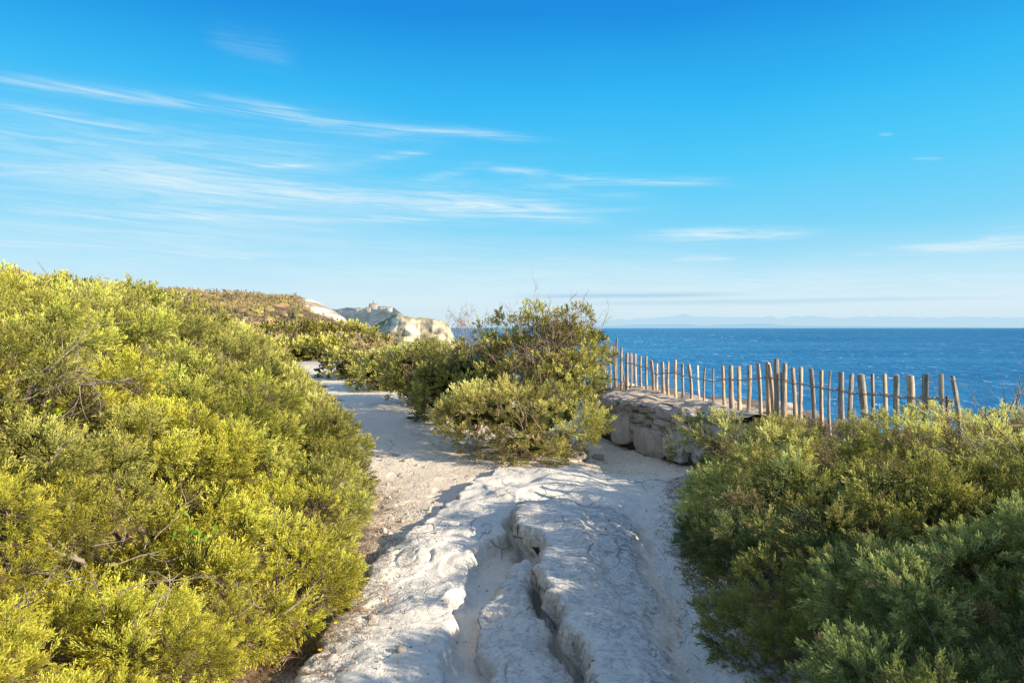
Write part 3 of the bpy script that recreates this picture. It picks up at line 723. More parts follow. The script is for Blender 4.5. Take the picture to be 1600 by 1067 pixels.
# ---- right thicket
def shrub(name, label, base, majors, pal, seed, group=None, bare=(), rad=.028, tcol=(1, 1, 1), ntg=6, **kw):
    root = empty(name, (base[0], base[1], float(base_z(base[0], base[1])))); tag(root, label, 'shrub', group)
    S = foliage(root, majors, seed, pal, **kw)
    r = np.random.default_rng(seed)
    mm = np.array([q[:6] for q in majors]); tg = [mm[i, :3] for i in r.permutation(len(mm))[:ntg]]
    bl = list(bare)
    for i in r.permutation(len(S))[:kw.get('nb', 14) if False else 14]:
        c = S[i]; bl.append((c[0], c[1], c[2], c[3]*.6, c[4]*.6, c[5]*.5+.2, .13, 2, 1, .0035, .04))
    branches(root, (base[0], base[1], root.location[2]-.05), tg, seed+1, rad, bl, tcol)
    return root, S
def canopy_right(x, y):
    e = np.interp(y, [0, 3, 3.6, 4.4, 5.9, 7, 8], [.94, 1.05, 1.14, 1.25, 1.66, 2.15, 2.6]); t = x-e+.15
    c = np.interp(t, [0, .2, .5, 1.0, 1.8, 3], [.22, .48, .68, .78, .84, .86])
    c = c*np.interp(y, [0, 2.5, 4.6, 5.4, 7], [.90, .96, 1.06, .90, .90])
    c = c*(1-.38*sst(4.9, 5.6, y)*sst(1.2, .5, t))
    return c+.07*fbm(x*1.1, y*1.1, seed=95)+.05*fbm(x*3, y*3, oct=2, seed=96), e
rs = [(1.55, 2.1, 'dark', 'dark green feathery juniper in the bottom right corner'),
      (1.95, 3.4, 'dark', 'shaded juniper with sunlit tips along the right side of the path'),
      (2.2, 4.9, 'dark', 'golden-topped juniper in front of the paling fence'),
      (2.2, 6.3, 'dark', 'juniper covering the near end of the stone wall'),
      (3.3, 3.6, 'dark', 'juniper at the right edge below the end of the fence')]
maj = []; yy = 1.2
while yy < 6.7:
    st = .50; e = float(canopy_right(0, yy)[1]); xx = e+.34
    lim = min(.78*yy+1.0, 3.9) if yy < 5 else 2.9
    while xx < lim:
        x_ = xx+r0.uniform(-.08, .08); y_ = yy+r0.uniform(-.1, .1); H = float(canopy_right(x_, y_)[0]); rx = st*r0.uniform(.62, .80); rz = r0.uniform(.26, .36)
        t = x_-e
        if t < .6: rz = max(H*.5, .2)
        maj.append((x_, y_, H-rz-.10, rx, rx, rz, float(np.interp(yy, [3.2, 4.6], [0, .75]))*r0.uniform(.5, 1)))
        if t < .55: maj.append((x_-.02, y_, .18, rx*.8, rx*.8, .24))
        if r0.uniform() < (1.0 if yy < 5.0 else (.2 if x_-e < 1.0 else .6)): maj.append((x_+r0.uniform(-.2, .2), y_+r0.uniform(-.2, .2), H+r0.uniform(-.06, .10), r0.uniform(.17, .30), r0.uniform(.13, .22), r0.uniform(.06, .11), r0.uniform(.5, 1)*float(np.interp(yy, [1.5, 2.6, 3.4, 4.5], [.15, .35, .9, 1]))))
        xx += st
    yy += st*.9
maj = np.array([tuple(q)+(0.0,)*(7-len(q)) for q in maj]+[(2.6, 1.25, .95, .5, .5, .38, .2), (3.2, 1.6, 1.0, .55, .5, .40, .2), (2.3, .5, .85, .5, .5, .38, .2), (3.0, .7, .95, .6, .55, .40, .2), (3.8, 1.3, .95, .55, .5, .40, .2), (2.7, 1.1, .4, .8, .8, .4, .2), (3.4, 1.2, .4, .8, .8, .4, .2), (*at(1105, 652, 6.9), .22, .2, .12, .8), (*at(1130, 668, 6.6), .26, .2, .12, .8), (*at(1085, 690, 7.0), .25, .2, .14, .3)]); maj = np.array([tuple(q) for q in clip_profile(maj, [(900, 700), (1040, 690), (1070, 655), (1100, 624), (1130, 630), (1150, 648), (1330, 652), (1350, 640), (1440, 635), (1500, 630), (1590, 632), (1640, 600), (1800, 500), (3000, 200)], .10)]); sd = np.array([s[:2] for s in rs]); own = np.argmin(((maj[:, None, :2]-sd[None])**2).sum(-1), axis=1)  # tall lobes beyond the right edge are unseen, added to shade the near bush
for k, (sx, sy, pal, label) in enumerate(rs):
    mm = maj[own == k]; bare = []
    if k == 4: bare = [(*at(1560, 700, 3.6), -.5, 0, .3, .35, 14, 1, .004, .12), (*at(1590, 640, 3.4), .1, 0, .9, .2, 3, 1, .004, .02)]
    if k in (1, 2): bare = [(*at(1330, 690, 4.3), -.2, 0, .6, .2, 8, 1, .003, .1)]
    shrub('juniper_shrub', label, (sx, sy), mm, pal, 600+k, 'junipers right of the path', bare, sub_r=.135 if sy < 4 else .155, cover=2.7, pref=(-.28, -.05, .42), brown=.05)

# ---- centre clump
def B(px, py, d, rx, ry, rz): x, y, z = at(px, py, d); return (x, y, z, rx, ry, rz)
shrub('juniper_shrub', 'wind-shaped juniper standing in the middle of the path', (.15, 8.6),
      [B(830, 655, 8.3, .72, .6, .34), B(875, 640, 8.5, .42, .5, .34), B(770, 645, 8.4, .52, .5, .30), B(728, 657, 8.8, .34, .4, .20), B(820, 695, 8.0, .48, .36, .17), B(890, 595, 8.9, .36, .45, .28),
       B(752, 688, 8.3, .26, .3, .15), B(885, 700, 8.2, .30, .3, .13), B(905, 655, 8.6, .22, .35, .24)],
      'sunlit_plume', 701, None, [(*at(840, 590, 8.7), .1, -.3, .8, .38, 36, 2, .0045, .25), (*at(870, 555, 8.9), .2, -.1, .9, .35, 22, 2, .0045, .2), (*at(820, 690, 7.7), -.1, -.3, .6, .35, 14, 1, .006, .2)],
      tcol=(1.25, 1.0, .92), sub_r=.15, cover=2.6, brown=.10)
shrub('juniper_shrub', 'tall juniper with bare brown twigs and sparse green top', (.35, 9.6),
      [B(885, 556, 9.4, .46, .5, .28), B(908, 562, 9.4, .24, .4, .22), B(845, 570, 9.4, .60, .5, .32), B(800, 575, 9.4, .45, .45, .28), B(868, 532, 9.5, .32, .35, .18), B(800, 600, 9.2, .5, .45, .26), B(870, 600, 9.1, .45, .4, .26)],
      'olive', 702, None, [(*at(830, 565, 9.2), -.1, -.1, .9, .30, 70, 2, .0045, .26), (*at(875, 540, 9.3), .3, -.1, .8, .28, 60, 2, .0045, .2), (*at(855, 515, 9.4), .1, 0, .9, .14, 40, 2, .004, .12), (*at(920, 555, 9.3), .7, 0, .6, .25, 10, 1, .004, .1)],
      tcol=(1.25, 1.0, .92), sub_r=.16, cover=1.7, brown=.38, shell=False)
# separate green tufts held up on the twigs of the tall juniper belong to a third crown
shrub('juniper_shrub', 'sprawling juniper with green tufts, left half of the centre clump', (-.55, 10.4),
      [B(765, 584, 10.2, .5, .5, .30), B(725, 584, 10.6, .5, .5, .30), B(795, 560, 10.2, .36, .4, .20), B(735, 605, 10.2, .6, .5, .28), B(690, 590, 10.8, .4, .5, .30)],
      'olive', 703, None, [(*at(735, 545, 10.4), -.2, 0, .9, .28, 60, 2, .0045, .2), (*at(722, 512, 10.4), -.1, 0, 1, .18, 30, 2, .004, .11), (*at(780, 565, 10.2), 0, 0, .8, .3, 30, 2, .0045, .22)],
      tcol=(1.2, 1.0, .95), sub_r=.18, cover=2.0, brown=.2)
def tufts(name, label, base, pts, pal, seed):
    root = empty(name, (base[0], base[1], float(base_z(*base)))); tag(root, label, 'shrub')
    foliage(root, [B(*p) for p in pts], seed, pal, sub_r=.085, cover=2.3, L=.12, brown=.04, shell=False)
    r = np.random.default_rng(seed)
    for p in pts:
        mb = MB(); b = np.array(B(*p)[:3]); a = np.array(at(850+(p[0]-850)*.3, 590, p[2])); t = np.linspace(0, 1, 9)[:, None]
        P = a*(1-t)+b*t+r.normal(0, .025, (9, 3))*(t*(1-t)*4); tube(mb, P, np.linspace(.014, .002, 9), 5); mb.build('branch', M['twig'], root)
tufts('juniper_shrub', 'highest juniper crown, its leafy tufts standing against the sky', (.42, 9.0),
      [(832, 486, 9.1, .10, .1, .055), (850, 492, 9.1, .11, .1, .06), (895, 497, 9.0, .15, .1, .06), (875, 500, 9.1, .15, .1, .07), (820, 498, 9.1, .10, .1, .06), (800, 507, 9.2, .13, .1, .06), (788, 503, 9.2, .06, .08, .05), (905, 492, 9.0, .06, .08, .04),
       (862, 505, 9.1, .14, .12, .08), (840, 510, 9.1, .15, .12, .08), (910, 535, 8.9, .22, .18, .09), (925, 548, 8.9, .20, .18, .09), (885, 525, 9.0, .2, .18, .09), (938, 545, 8.9, .12, .1, .08), (800, 545, 9.2, .15, .15, .08), (860, 575, 8.8, .16, .14, .08),
       (757, 515, 9.4, .10, .1, .10), (748, 530, 9.4, .14, .1, .10), (770, 540, 9.3, .16, .12, .09), (782, 525, 9.3, .12, .1, .08)], 'gold', 710)

# ---- row along the right of the far path
row = [('dark-skirted juniper at the left end of the far row', (-5.3, 21), [B(545, 560, 21, .75, .7, .42), B(565, 562, 21, .6, .7, .38), B(525, 566, 21.2, .42, .5, .30), B(585, 568, 20.5, .4, .5, .28)], 'gold'),
       ('low juniper between the far row and the path bend', (-3.5, 17), [B(600, 572, 17, .75, .7, .40), B(625, 560, 17.5, .8, .8, .5), B(590, 573, 16.8, .35, .4, .25)], 'olive'),
       ('green topped juniper in front of the white cliffs', (-2.1, 14), [B(655, 560, 14, .75, .7, .48), B(690, 556, 14, .6, .7, .46), B(665, 580, 13.4, .42, .5, .28), B(690, 592, 12.8, .42, .5, .24)], 'olive'),
       ('juniper with a shaded hollow left of the centre clump', (-1.2, 11.8), [B(700, 596, 11.6, .6, .5, .32), B(690, 600, 11.6, .36, .4, .22), B(735, 598, 11.2, .5, .5, .3)], 'gold')]
for k, (lab, bs, mj, pal) in enumerate(row):
    m2 = []
    for (x, y, z, a, b, c) in mj:
        z -= .013*y; c *= .8; a *= .88; g = float(base_z(x, y)); m2.append((x, y, z, a, b, c))
        if z-c > g: m2.append((x, y, (z+g)/2, a*.9, b*.9, (z-g)/2+.05))
    mj = clip_profile(m2, [(400, 545), (510, 540), (530, 534), (600, 534), (640, 529), (700, 530), (720, 520), (760, 515), (1000, 515)], .12)
    shrub('juniper_shrub', lab, bs, mj, pal, 720+k, 'junipers in a row beyond the path', [(mj[0][0], mj[0][1]-.4, mj[0][2], 0, -.3, .5, .4, 16, 1, .008, .3)], sub_r=.2+.02*k*0, cover=2.2, brown=.12)

# ---- mid-distance mounds below the hill
mid = [('yellow-green scrub mound at the foot of the white hill shoulder', [(560, 530, 62, 3.2, 3, .9), (535, 528, 66, 3, 3, .9), (578, 534, 60, 2.0, 3, .7)], 'yellow'),
       ('olive scrub mound left of the dry grey bushes', [(480, 533, 55, 3.6, 3, .9), (455, 530, 58, 3, 3, .9), (510, 528, 60, 3, 3, .8)], 'far'),
       ('low yellow scrub where the path disappears', [(480, 548, 32, 1.7, 1.4, .7), (500, 545, 34, 1.5, 1.4, .7), (460, 543, 33, 1.4, 1.4, .8)], 'yellow'),
       ('dry grey-pink bush in the hollow before the hill', [(520, 532, 42, 1.9, 1.6, .55), (545, 533, 42, 1.6, 1.6, .5), (500, 530, 43, 1.2, 1.4, .5)], 'brown'),
       ('brownish scrub on the slope beside the white cliffs', [(580, 545, 48, 1.6, 2, .6), (590, 550, 40, 1.3, 1.5, .5), (570, 548, 40, 1.4, 1.5, .45)], 'far')]
for k, (lab, mj, pal) in enumerate(mid):
    mj = [B(*q) for q in mj]; bx, by = mj[0][0], mj[0][1]
    mj2 = []
    for q in mj:
        g = float(base_z(q[0], q[1])); mj2.append((q[0], q[1], q[2], q[3], q[4], max(q[5], .0)))
        if q[2]-q[5] > g: mj2.append((q[0], q[1], (q[2]+g)/2, q[3]*.9, q[4]*.9, (q[2]-g)/2+.2))
    mj2 = clip_profile(mj2, [(300, 500), (440, 505), (500, 506), (530, 501), (590, 508), (600, 528), (615, 545), (700, 560)] if by > 45 else [(300, 520), (440, 528), (500, 532), (545, 528), (590, 534), (615, 550), (700, 560)], .1)
    root = empty('scrub_mound', (bx, by, float(base_z(bx, by)))); tag(root, lab, 'shrub', 'scrub mounds before the hill')
    foliage(root, mj2, 740+k, pal, sub_r=.55 if mj[0][1] > 40 else .35, cover=1.8, brown=.12)

# ---- countless scrub clumps over the hill: stuff
def hill_scrub():
    r = np.random.default_rng(77); mb = MB(); N = 5200
    y = 30+150*r.uniform(0, 1, N)**1.1; x = r.uniform(-1.0, -.18, N)*y*.75-2
    ok = (x < edge(XC, y)-.6) & ~((y > 80) & (x > np.interp(y, [60, 100, 120, 160], [-14, -31.5, -37.3, -52]))) & (fbm(x*.12, y*.12, seed=55)+r.uniform(-.5, .5, N) > -.38)
    ok &= ~((y < 33) & (x > edge(LE, y)-1.2))
    x, y = x[ok], y[ok]; z = base_z(x, y)
    tone = fbm(x*.08, y*.08, seed=57)
    far = np.array([(.34, .25, .08), (.21, .18, .06), (.44, .29, .15), (.34, .28, .06), (.27, .18, .09)])
    for k in range(len(x)):
        s = r.uniform(.2, .62)*(1+.25*tone[k]); IV, IF = ICO[2]
        q = IV*(1+.30*fbm(IV[:, 0]*2.4+k, IV[:, 1]*2.4, IV[:, 2]*2.4, oct=3, seed=k % 97))[:, None]*np.array([s*1.2, s*1.2, s*.62])+[x[k], y[k], z[k]+s*.12]
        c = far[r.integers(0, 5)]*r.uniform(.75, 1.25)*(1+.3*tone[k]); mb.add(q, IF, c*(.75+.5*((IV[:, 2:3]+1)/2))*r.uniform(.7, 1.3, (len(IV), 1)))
    # ragged sprays over them
    for rep_ in range(5):
        SV, ST = SPR[3][rep_ % 4]; n = len(x)
        pos = np.stack([x+r.normal(0, .42, n), y+r.normal(0, .42, n), z+r.uniform(.05, .35, n)], 1); ax = unit(np.stack([r.normal(0, .5, n), r.normal(0, .5, n), np.ones(n)], 1)); X_, Y_, Z_ = frame(ax); sc = r.uniform(.22, .60, n)
        Vv = pos[:, None]+sc[:, None, None]*(SV[None, :, 0:1]*X_[:, None]+SV[None, :, 1:2]*Y_[:, None]+SV[None, :, 2:3]*Z_[:, None])
        c = far[np.clip((2.5+3*tone+r.normal(0, 1, n)).astype(int), 0, 4)]*(1.1+.35*tone[:, None])*r.uniform(.8, 1.3, (n, 1)); c = c[:, None]*(.55+.7*ST)[None, :, None]
        nq = Vv.shape[0]*Vv.shape[1]//4; mb.add(Vv.reshape(-1, 3), np.arange(nq*4).reshape(-1, 4), c.reshape(-1, 3))
    o = mb.build('scrub_cover', M['far']); tag(o, 'brown and olive scrub covering the distant hill', 'scrub', kind='stuff')
hill_scrub()

# ------------------------------------------------------------------ stone wall
A = np.array([1.4, 10.3]); Bv = np.array([2.217, 8.1]); WL = 2.347; wd = (Bv-A)/WL; wn = np.array([-wd[1]*-1, wd[0]*-1]); wn = np.array([-abs(wd[1]), -abs(wd[0])])  # towards path and camera
STONES = [(0.35, 0.45, 0.36, 0.17), (0.54, 0.39, 0.33, 0.17), (0.43, 0.28, 0.26, 0.13), (0.32, 0.17, 0.23, 0.15), (0.65, 0.16, 0.58, 0.51), (0.77, 0.47, 0.42, 0.13), (0.98, 0.49, 0.34, 0.11), (0.99, 0.38, 0.3, 0.09), (1.03, 0.31, 0.33, 0.08), (1.18, 0.37, 0.19, 0.12), (0.96, 0.22, 0.24, 0.12), (1.14, 0.23, 0.23, 0.12), (1.34, 0.07, 0.72, 0.46), (1.27, 0.48, 0.35, 0.09), (1.46, 0.51, 0.18, 0.08), (1.48, 0.43, 0.3, 0.08), (1.37, 0.33, 0.25, 0.1), (1.7, 0.49, 0.41, 0.15), (1.67, 0.36, 0.41, 0.11), (1.9, 0.35, 0.42, 0.1), (2.02, 0.44, 0.24, 0.09), (2.21, 0.50, 0.29, 0.14), (2.18, 0.38, 0.39, 0.09), (1.94, 0.13, 0.5, 0.43), (1.66, 0.12, 0.21, 0.31), (2.26, 0.21, 0.23, 0.26), (1.54, 0.29, 0.18, 0.08), (0.49, 0.0, 0.33, 0.22), (0.91, 0.09, 0.24, 0.12), (1.9, 0.49, 0.19, 0.08), (0.15, .33, .25, .16), (.12, .15, .3, .22), (.1, .47, .25, .12), (2.5, .45, .3, .14), (2.5, .28, .35, .18), (2.5, .08, .4, .24), (2.8, .4, .35, .2), (2.8, .15, .4, .3)]
def wall_xy(s, off=0.0):
    s = np.asarray(s, float); a = A[None]+np.outer(s, wd)
    return a+wn[None]*np.asarray(off, float).reshape(-1, 1)
def build_wall():
    r = np.random.default_rng(5)
    root = empty('stone_wall', (1.8, 9.3, 0)); tag(root, 'rough dry-stone retaining wall below the fence beside the path', 'wall')
    # earth core
    n = 60; ss = np.linspace(-.25, 3.0, n); rows = []
    for k, (h, off) in enumerate(((-.12, .02), (.1, .01), (.3, -.02), (.5, -.05), (.545, -.12), (.55, -.45))):
        xy = wall_xy(ss, np.full(n, off)+.03*fbm(ss*3, ss*0+k, seed=k)); rows.append(np.column_stack([xy, np.full(n, h)+.02*fbm(ss*4, ss*0+k, seed=9+k)]))
    i = (np.arange(5)[:, None]*n+np.arange(n-1)[None]).ravel(); mb = MB()
    mb.add(np.concatenate(rows), np.stack([i, i+n, i+n+1, i+1], 1), (.14, .12, .10)); mb.build('earth_core', M['stone'], root, True)
    IV, IF = ICO[4]
    big = [q for q in STONES if q[3] > .3]; small = [q for q in STONES if q[3] <= .3]
    def stone(mb, s, h, w, hh, dep, k, tone):
        p = np.sign(IV)*np.abs(IV)**.62; p = p/np.abs(p).max()
        sc = np.array([w*.5, dep, hh*.5])*.98
        rot = r.uniform(-.18, .18); q = p*sc
        q = np.stack([q[:, 0]*math.cos(rot)-q[:, 2]*math.sin(rot), q[:, 1], q[:, 0]*math.sin(rot)+q[:, 2]*math.cos(rot)], 1)
        nz = fbm(IV[:, 0]*1.3+k*7, IV[:, 1]*1.3, IV[:, 2]*1.3, oct=5, seed=k+200); ch = terraced(fbm(IV[:, 0]*2+k, IV[:, 1]*2, IV[:, 2]*2, oct=2, seed=k+300), 3)
        q = q*(1+.13*nz+.07*ch)[:, None]
        xy = wall_xy(s+q[:, 0], .02+q[:, 1])
        mb.add(np.column_stack([xy, h+q[:, 2]]), IF, np.array(tone)*r.uniform(.82, 1.12))
    for k, (s, h, w, hh) in enumerate(big):
        mb = MB(); stone(mb, s, h, w, hh, .13, k, (.98, .95, .95)); mb.build('boulder', M['stone'], root, False)
    mb = MB()
    for k, (s, h, w, hh) in enumerate(small): stone(mb, s, h, w, hh, .10, k+20, (.80, .76, .73))
    # small wedges filling the joints
    for k in range(90):
        s = r.uniform(.1, 2.9); h = r.uniform(.0, .53); stone(mb, s, h, r.uniform(.07, .16), r.uniform(.04, .08), .06, k+90, (.85, .82, .78))
    mb.build('stonework', M['stone'], root, False)
    # flat trodden cap of stones and earth
    n = 120; ss = np.linspace(-.3, 3.0, n); rows = []; offs = np.linspace(.10, -1.0, 22)
    for k, off in enumerate(offs):
        o = off+.03*fbm(ss*3.5, ss*0+9, oct=4, seed=17)
        xy = wall_xy(ss, o); edgef = sst(.10, .02, off)
        z = .568+.05*terraced(fbm(ss*3.5, ss*0+off*4, oct=4, seed=18), 4)-.05*(1-edgef)+.03*sst(0, -.5, off)
        z = np.where(ss < .1, z-.0*(ss), z)
        rows.append(np.column_stack([xy, z]))
    i = (np.arange(21)[:, None]*n+np.arange(n-1)[None]).ravel(); mb = MB()
    mb.add(np.concatenate(rows), np.stack([i, i+1, i+n+1, i+n], 1), (.80, .71, .60)); mb.build('wall_cap', M['stone'], root, True)
build_wall()

# ------------------------------------------------------------------ paling fence
POSTS = [(1.687, 12.5, 1.061), (1.753, 12.226, 1.21), (1.803, 12.021, 1.239), (1.877, 11.712, 1.227), (1.935, 11.471, 1.148), (1.976, 11.303, 1.155), (2.015, 11.139, 1.141), (2.062, 10.945, 1.118), (2.113, 10.734, 1.127), (2.156, 10.553, 1.066), (2.203, 10.357, 1.027), (2.244, 10.189, 1.065), (2.288, 10.006, 1.075), (2.344, 9.772, 1.115), (2.389, 9.585, 1.07), (2.437, 9.388, 1.072), (2.491, 9.164, 1.067), (2.538, 8.969, 1.062), (2.589, 8.769, 1.049), (2.644, 8.55, 1.103), (2.69, 8.369, 1.114), (2.731, 8.208, 1.115), (2.783, 8.003, 1.142), (2.826, 7.832, 1.167), (2.87, 7.657, 1.191), (2.915, 7.285, 1.197), (2.931, 7.124, 1.166), (2.947, 6.957, 1.183), (2.965, 6.774, 1.175), (2.984, 6.578, 1.175), (3.0, 6.414, 1.173), (3.016, 6.248, 1.181), (3.03, 6.088, 1.172), (3.023, 5.907, 1.179), (3.015, 5.705, 1.199), (3.008, 5.505, 1.213), (3.001, 5.319, 1.219), (2.994, 5.128, 1.23), (2.987, 4.926, 1.251), (2.979, 4.723, 1.264), (2.975, 4.6, 1.259)]
def build_fence():
    r = np.random.default_rng(3)
    root = empty('paling_fence', (2.85, 7.6, .5)); tag(root, 'weathered wooden paling fence tied with wire along the cliff edge', 'fence')
    def stake(x, y, zt, zb, w, grey, bright, lean, name='paling', sides=6, bend=.01):
        a = np.sort(r.uniform(0, 2*PI, sides)*.35+np.arange(sides)*2*PI/sides*.65*1.54); rr = w/2*r.uniform(.72, 1.18, sides)
        n = 9; P = []; bx, by = r.normal(0, bend, 2)
        for k in range(n):
            t = k/(n-1); c = np.array([x+lean*(1-t)+bx*math.sin(PI*t), y+by*math.sin(PI*t), zb+(zt-zb)*t])
            f = 1.0+.08*math.sin(7*t+bx*90)-.0*t
            if k == n-1: f *= .88
            tw = .25*t*r.choice([1])
            P += [c+np.array([math.cos(q+tw)*u*f, math.sin(q+tw)*u*f, (.006*math.sin(q*2) if k == n-1 else 0)]) for q, u in zip(a, rr)]
        P = np.array(P); i = np.arange(n-1)[:, None]*sides; j = np.arange(sides)[None]; j2 = (j+1) % sides
        mb = MB(); col = (grey, bright, 0)
        top = P[-sides:].mean(0)+[0, 0, .004]
        mb.add(np.concatenate([P, P[-sides:], [top]]), np.stack([i+j, i+j2, i+sides+j2, i+sides+j], -1).reshape(-1, 4), col)
        k0 = n*sides
        mb.F.setdefault(3, []).append(np.array([(k0+q, k0+(q+1) % sides, k0+sides) for q in range(sides)]))
        return mb.build(name, M['wood'], root)
    tops = []
    for k, (x, y, zt) in enumerate(POSTS):
        g = np.interp(y, [4.6, 6.2, 7.5, 12], [.8, .45, .15, .05])+r.uniform(-.2, .35)
        w = r.uniform(.030, .060)*(1.0 if y > 6.6 else 1.12)
        lean = np.interp(y, [4.6, 6, 8, 12], [.055, .03, .012, .02])+r.normal(0, .018)
        stake(x, y, zt, .40 if y < 11 else .36, w, g, r.uniform(.85, 1.25), lean)
        tops.append((x, y, zt))
    # thicker driven posts and the tall dark one at the far end
    stake(2.90, 7.50, 1.235, .40, .060, .45, .85, .0, 'fence_post', 8); stake(1.86, 12.1, 1.38, .36, .045, .5, .55, .0, 'fence_post', 7)
    stake(2.86, 7.60, 1.17, .40, .045, .1, 1.1, .06, 'paling')
    stake(1.90, 11.9, 1.2, .5, .028, .1, .9, .09, 'broken_paling')
    # iron rod
    mb = MB(); zz = np.linspace(.38, 1.09, 60); tube(mb, np.stack([2.945+0*zz+(1.09-zz)*.02, 7.45+0*zz, zz], 1), .011+.0022*(np.arange(60) % 2), 7); mb.build('iron_rod', M['rust'], root, True)
    mb = MB(); zz = np.linspace(.5, 1.12, 16); tube(mb, np.stack([2.995-(zz-.6)*.04, 4.66+0*zz, zz], 1), .008, 6); mb.build('iron_rod', M['rust'], root, True)
    # twisted wires in two strands at two heights
    T = np.array(tops)
    for name, drop in (('upper_wire', .16), ('lower_wire', .56)):
        mb = MB()
        for ph in (0, PI):
            P = []
            for k in range(len(T)-1):
                a, b = T[k].copy(), T[k+1].copy(); a[2] -= drop; b[2] -= drop
                a[0] += .03; b[0] += .03
                for t in np.linspace(0, 1, 7)[:-1]:
                    q = a*(1-t)+b*t; sg = math.cos(PI*t)*math.cos(ph)
                    tw = math.sin(PI*t*4+ph)*.004
                    P.append(q+np.array([-.030+ (.034*math.cos(2*PI*t))*(1 if ph == 0 else -1)*1.0, 0, tw-.018*math.sin(PI*t)]))
            tube(mb, np.array(P), .0042, 4)
        mb.build(name, M['wire'], root)
build_fence()

# ------------------------------------------------------------------ small things on the ground
def rock(name, label, x, y, s, seed, group, col=(1, 1, 1)):
    IV, IF = ICO[3]; g = float(ground_z(x, y)[0])
    root = empty(name, (x, y, g)) if False else None
    q = IV*(1+.22*fbm(IV[:, 0]*1.5+seed, IV[:, 1]*1.5, IV[:, 2]*1.5, oct=4, seed=seed)+.1*terraced(fbm(IV[:, 0]*2, IV[:, 1]*2+seed, IV[:, 2]*2, seed=seed), 3))[:, None]*np.array(s)
    o = mesh_obj(name, q, IF, M['stone'], None, np.tile(np.array(col, float), (len(q), 1)), True)
    o.location = (x, y, g+s[2]*.35); tag(o, label, 'stone', group)
def GR(px, py, z=0.0):
    d = (1.6-z)*1067/(py-509); return (px-800)*d/1067, d
rock('loose_stone', 'flat brown stone lying alone on the sunlit path, left of centre', *GR(605, 716), (.14, .09, .04), 1, 'loose stones', (.8, .68, .6))
rock('loose_stone', 'dark stone under the centre juniper, right side', *GR(905, 712), (.12, .1, .07), 2, 'loose stones', (.7, .66, .62))
rock('loose_stone', 'small brown stone beside the foot of the wall', *GR(935, 705), (.08, .07, .05), 3, 'loose stones', (.8, .7, .62))
rock('loose_stone', 'pebble-sized dark stone right of the flat brown stone', *GR(632, 724), (.05, .04, .025), 4, 'loose stones', (.7, .62, .55))
def pebbles():
    r = np.random.default_rng(8); mb = MB(); IV, IF = ICO[1]; N = 2600
    y = 2.7+7*r.uniform(0, 1, N)**1.4; x = edge(LE, y)+r.uniform(-.15, 1.0, N)**1*np.where(r.uniform(0, 1, N) < .5, .6, 2.4)
    dz, sand, dark = detail_z(x, y); z = base_z(x, y)+dz
    ok = r.uniform(0, 1, N) < .12+sand*.9
    for X, Y, Z in zip(x[ok], y[ok], z[ok]):
        s = r.uniform(.003, .010)*(1 if r.uniform() < .92 else r.uniform(1.6, 3.6)); c = r.uniform(.6, 1.1)
        mb.add(IV*s*r.uniform(.6, 1.2, 3)+[X, Y, Z+s*.3], IF, (c, c*.93, c*.85))
    o = mb.build('gravel', M['stone']); tag(o, 'loose gravel and grit scattered in the hollows of the path', 'gravel', kind='stuff')
pebbles()
def litter():
    """dead needles and twigs under the shrub edges"""
    r = np.random.default_rng(18); mb = MB(); N = 12000
    y = np.concatenate([2.6+4.5*r.uniform(0, 1, N//2)**1.3, 7.4+2.2*r.uniform(0, 1, N//4), 2.8+4*r.uniform(0, 1, N//4)])
    x = np.concatenate([edge(LE, y[:N//2])+r.normal(.0, .15, N//2), r.normal(.35, .7, N//4), np.interp(y[N//2+N//4:], [0, 3, 4.4, 5.9, 7], [.95, 1.0, 1.15, 1.42, 1.75])+r.normal(.0, .08, N//4)])
    z = ground_z(x, y)
    for X, Y, Z in zip(x, y, z):
        a = r.uniform(0, PI); l = r.uniform(.012, .05); d = np.array([math.cos(a), math.sin(a), r.uniform(-.1, .25)])*l; w = np.array([-math.sin(a), math.cos(a), 0])*r.uniform(.0012, .003)
        p = np.array([X, Y, Z+.004]); c = np.array([(.9, .6, .38), (.6, .42, .3), (1.3, 1.05, .75)][r.integers(0, 3)])*r.uniform(.7, 1.2)
        mb.add([p-w, p+w, p+d+w*.4+[0, 0, .004], p+d-w*.4+[0, 0, .004]], [(0, 1, 2, 3)], c)
    o = mb.build('leaf_litter', M['twig']); tag(o, 'dry brown needle litter along the shrub edges', 'litter', kind='stuff')
litter()
def grass(name, label, px, py, d, n, h, col, seed, spread=.09):
    r = np.random.default_rng(seed); x0, y0 = GR(px, py); g = float(ground_z(x0, y0)[0]); mb = MB(); zb = g-.01
    for k in range(n):
        a = r.uniform(0, 2*PI); q = np.array([x0+r.normal(0, spread), y0+r.normal(0, spread), zb]); l = h*r.uniform(.6, 1.2); o = np.array([math.cos(a), math.sin(a), 0])*l*r.uniform(.2, .7)
        w = np.array([-math.sin(a), math.cos(a), 0])*.0022
        p1 = q+o*.35+[0, 0, l*.6]; p2 = q+o+[0, 0, l*.85]
        c = np.array(col)*r.uniform(.7, 1.3)
        mb.add([q-w, q+w, p1+w*.8, p1-w*.8], [(0, 1, 2, 3)], c); mb.add([p1-w*.8, p1+w*.8, p2], [(0, 1, 2)], c)
    o = mb.build(name, M['leafm']); tag(o, label, 'grass', kind='stuff')
grass('grass_tuft', 'grey-green grass tuft at the foot of the golden juniper by the path', 548, 935, 4.1, 260, .13, (.13, .17, .08), 1)
grass('grass_tuft', 'thin dry grass beside the ledge where the sandy hollow meets the left bush', 590, 872, 4.1, 140, .07, (.36, .30, .14), 6, .08)
grass('grass_tuft', 'short dry grass at the foot of the centre juniper', 745, 722, 8, 160, .08, (.30, .27, .12), 7, .16)
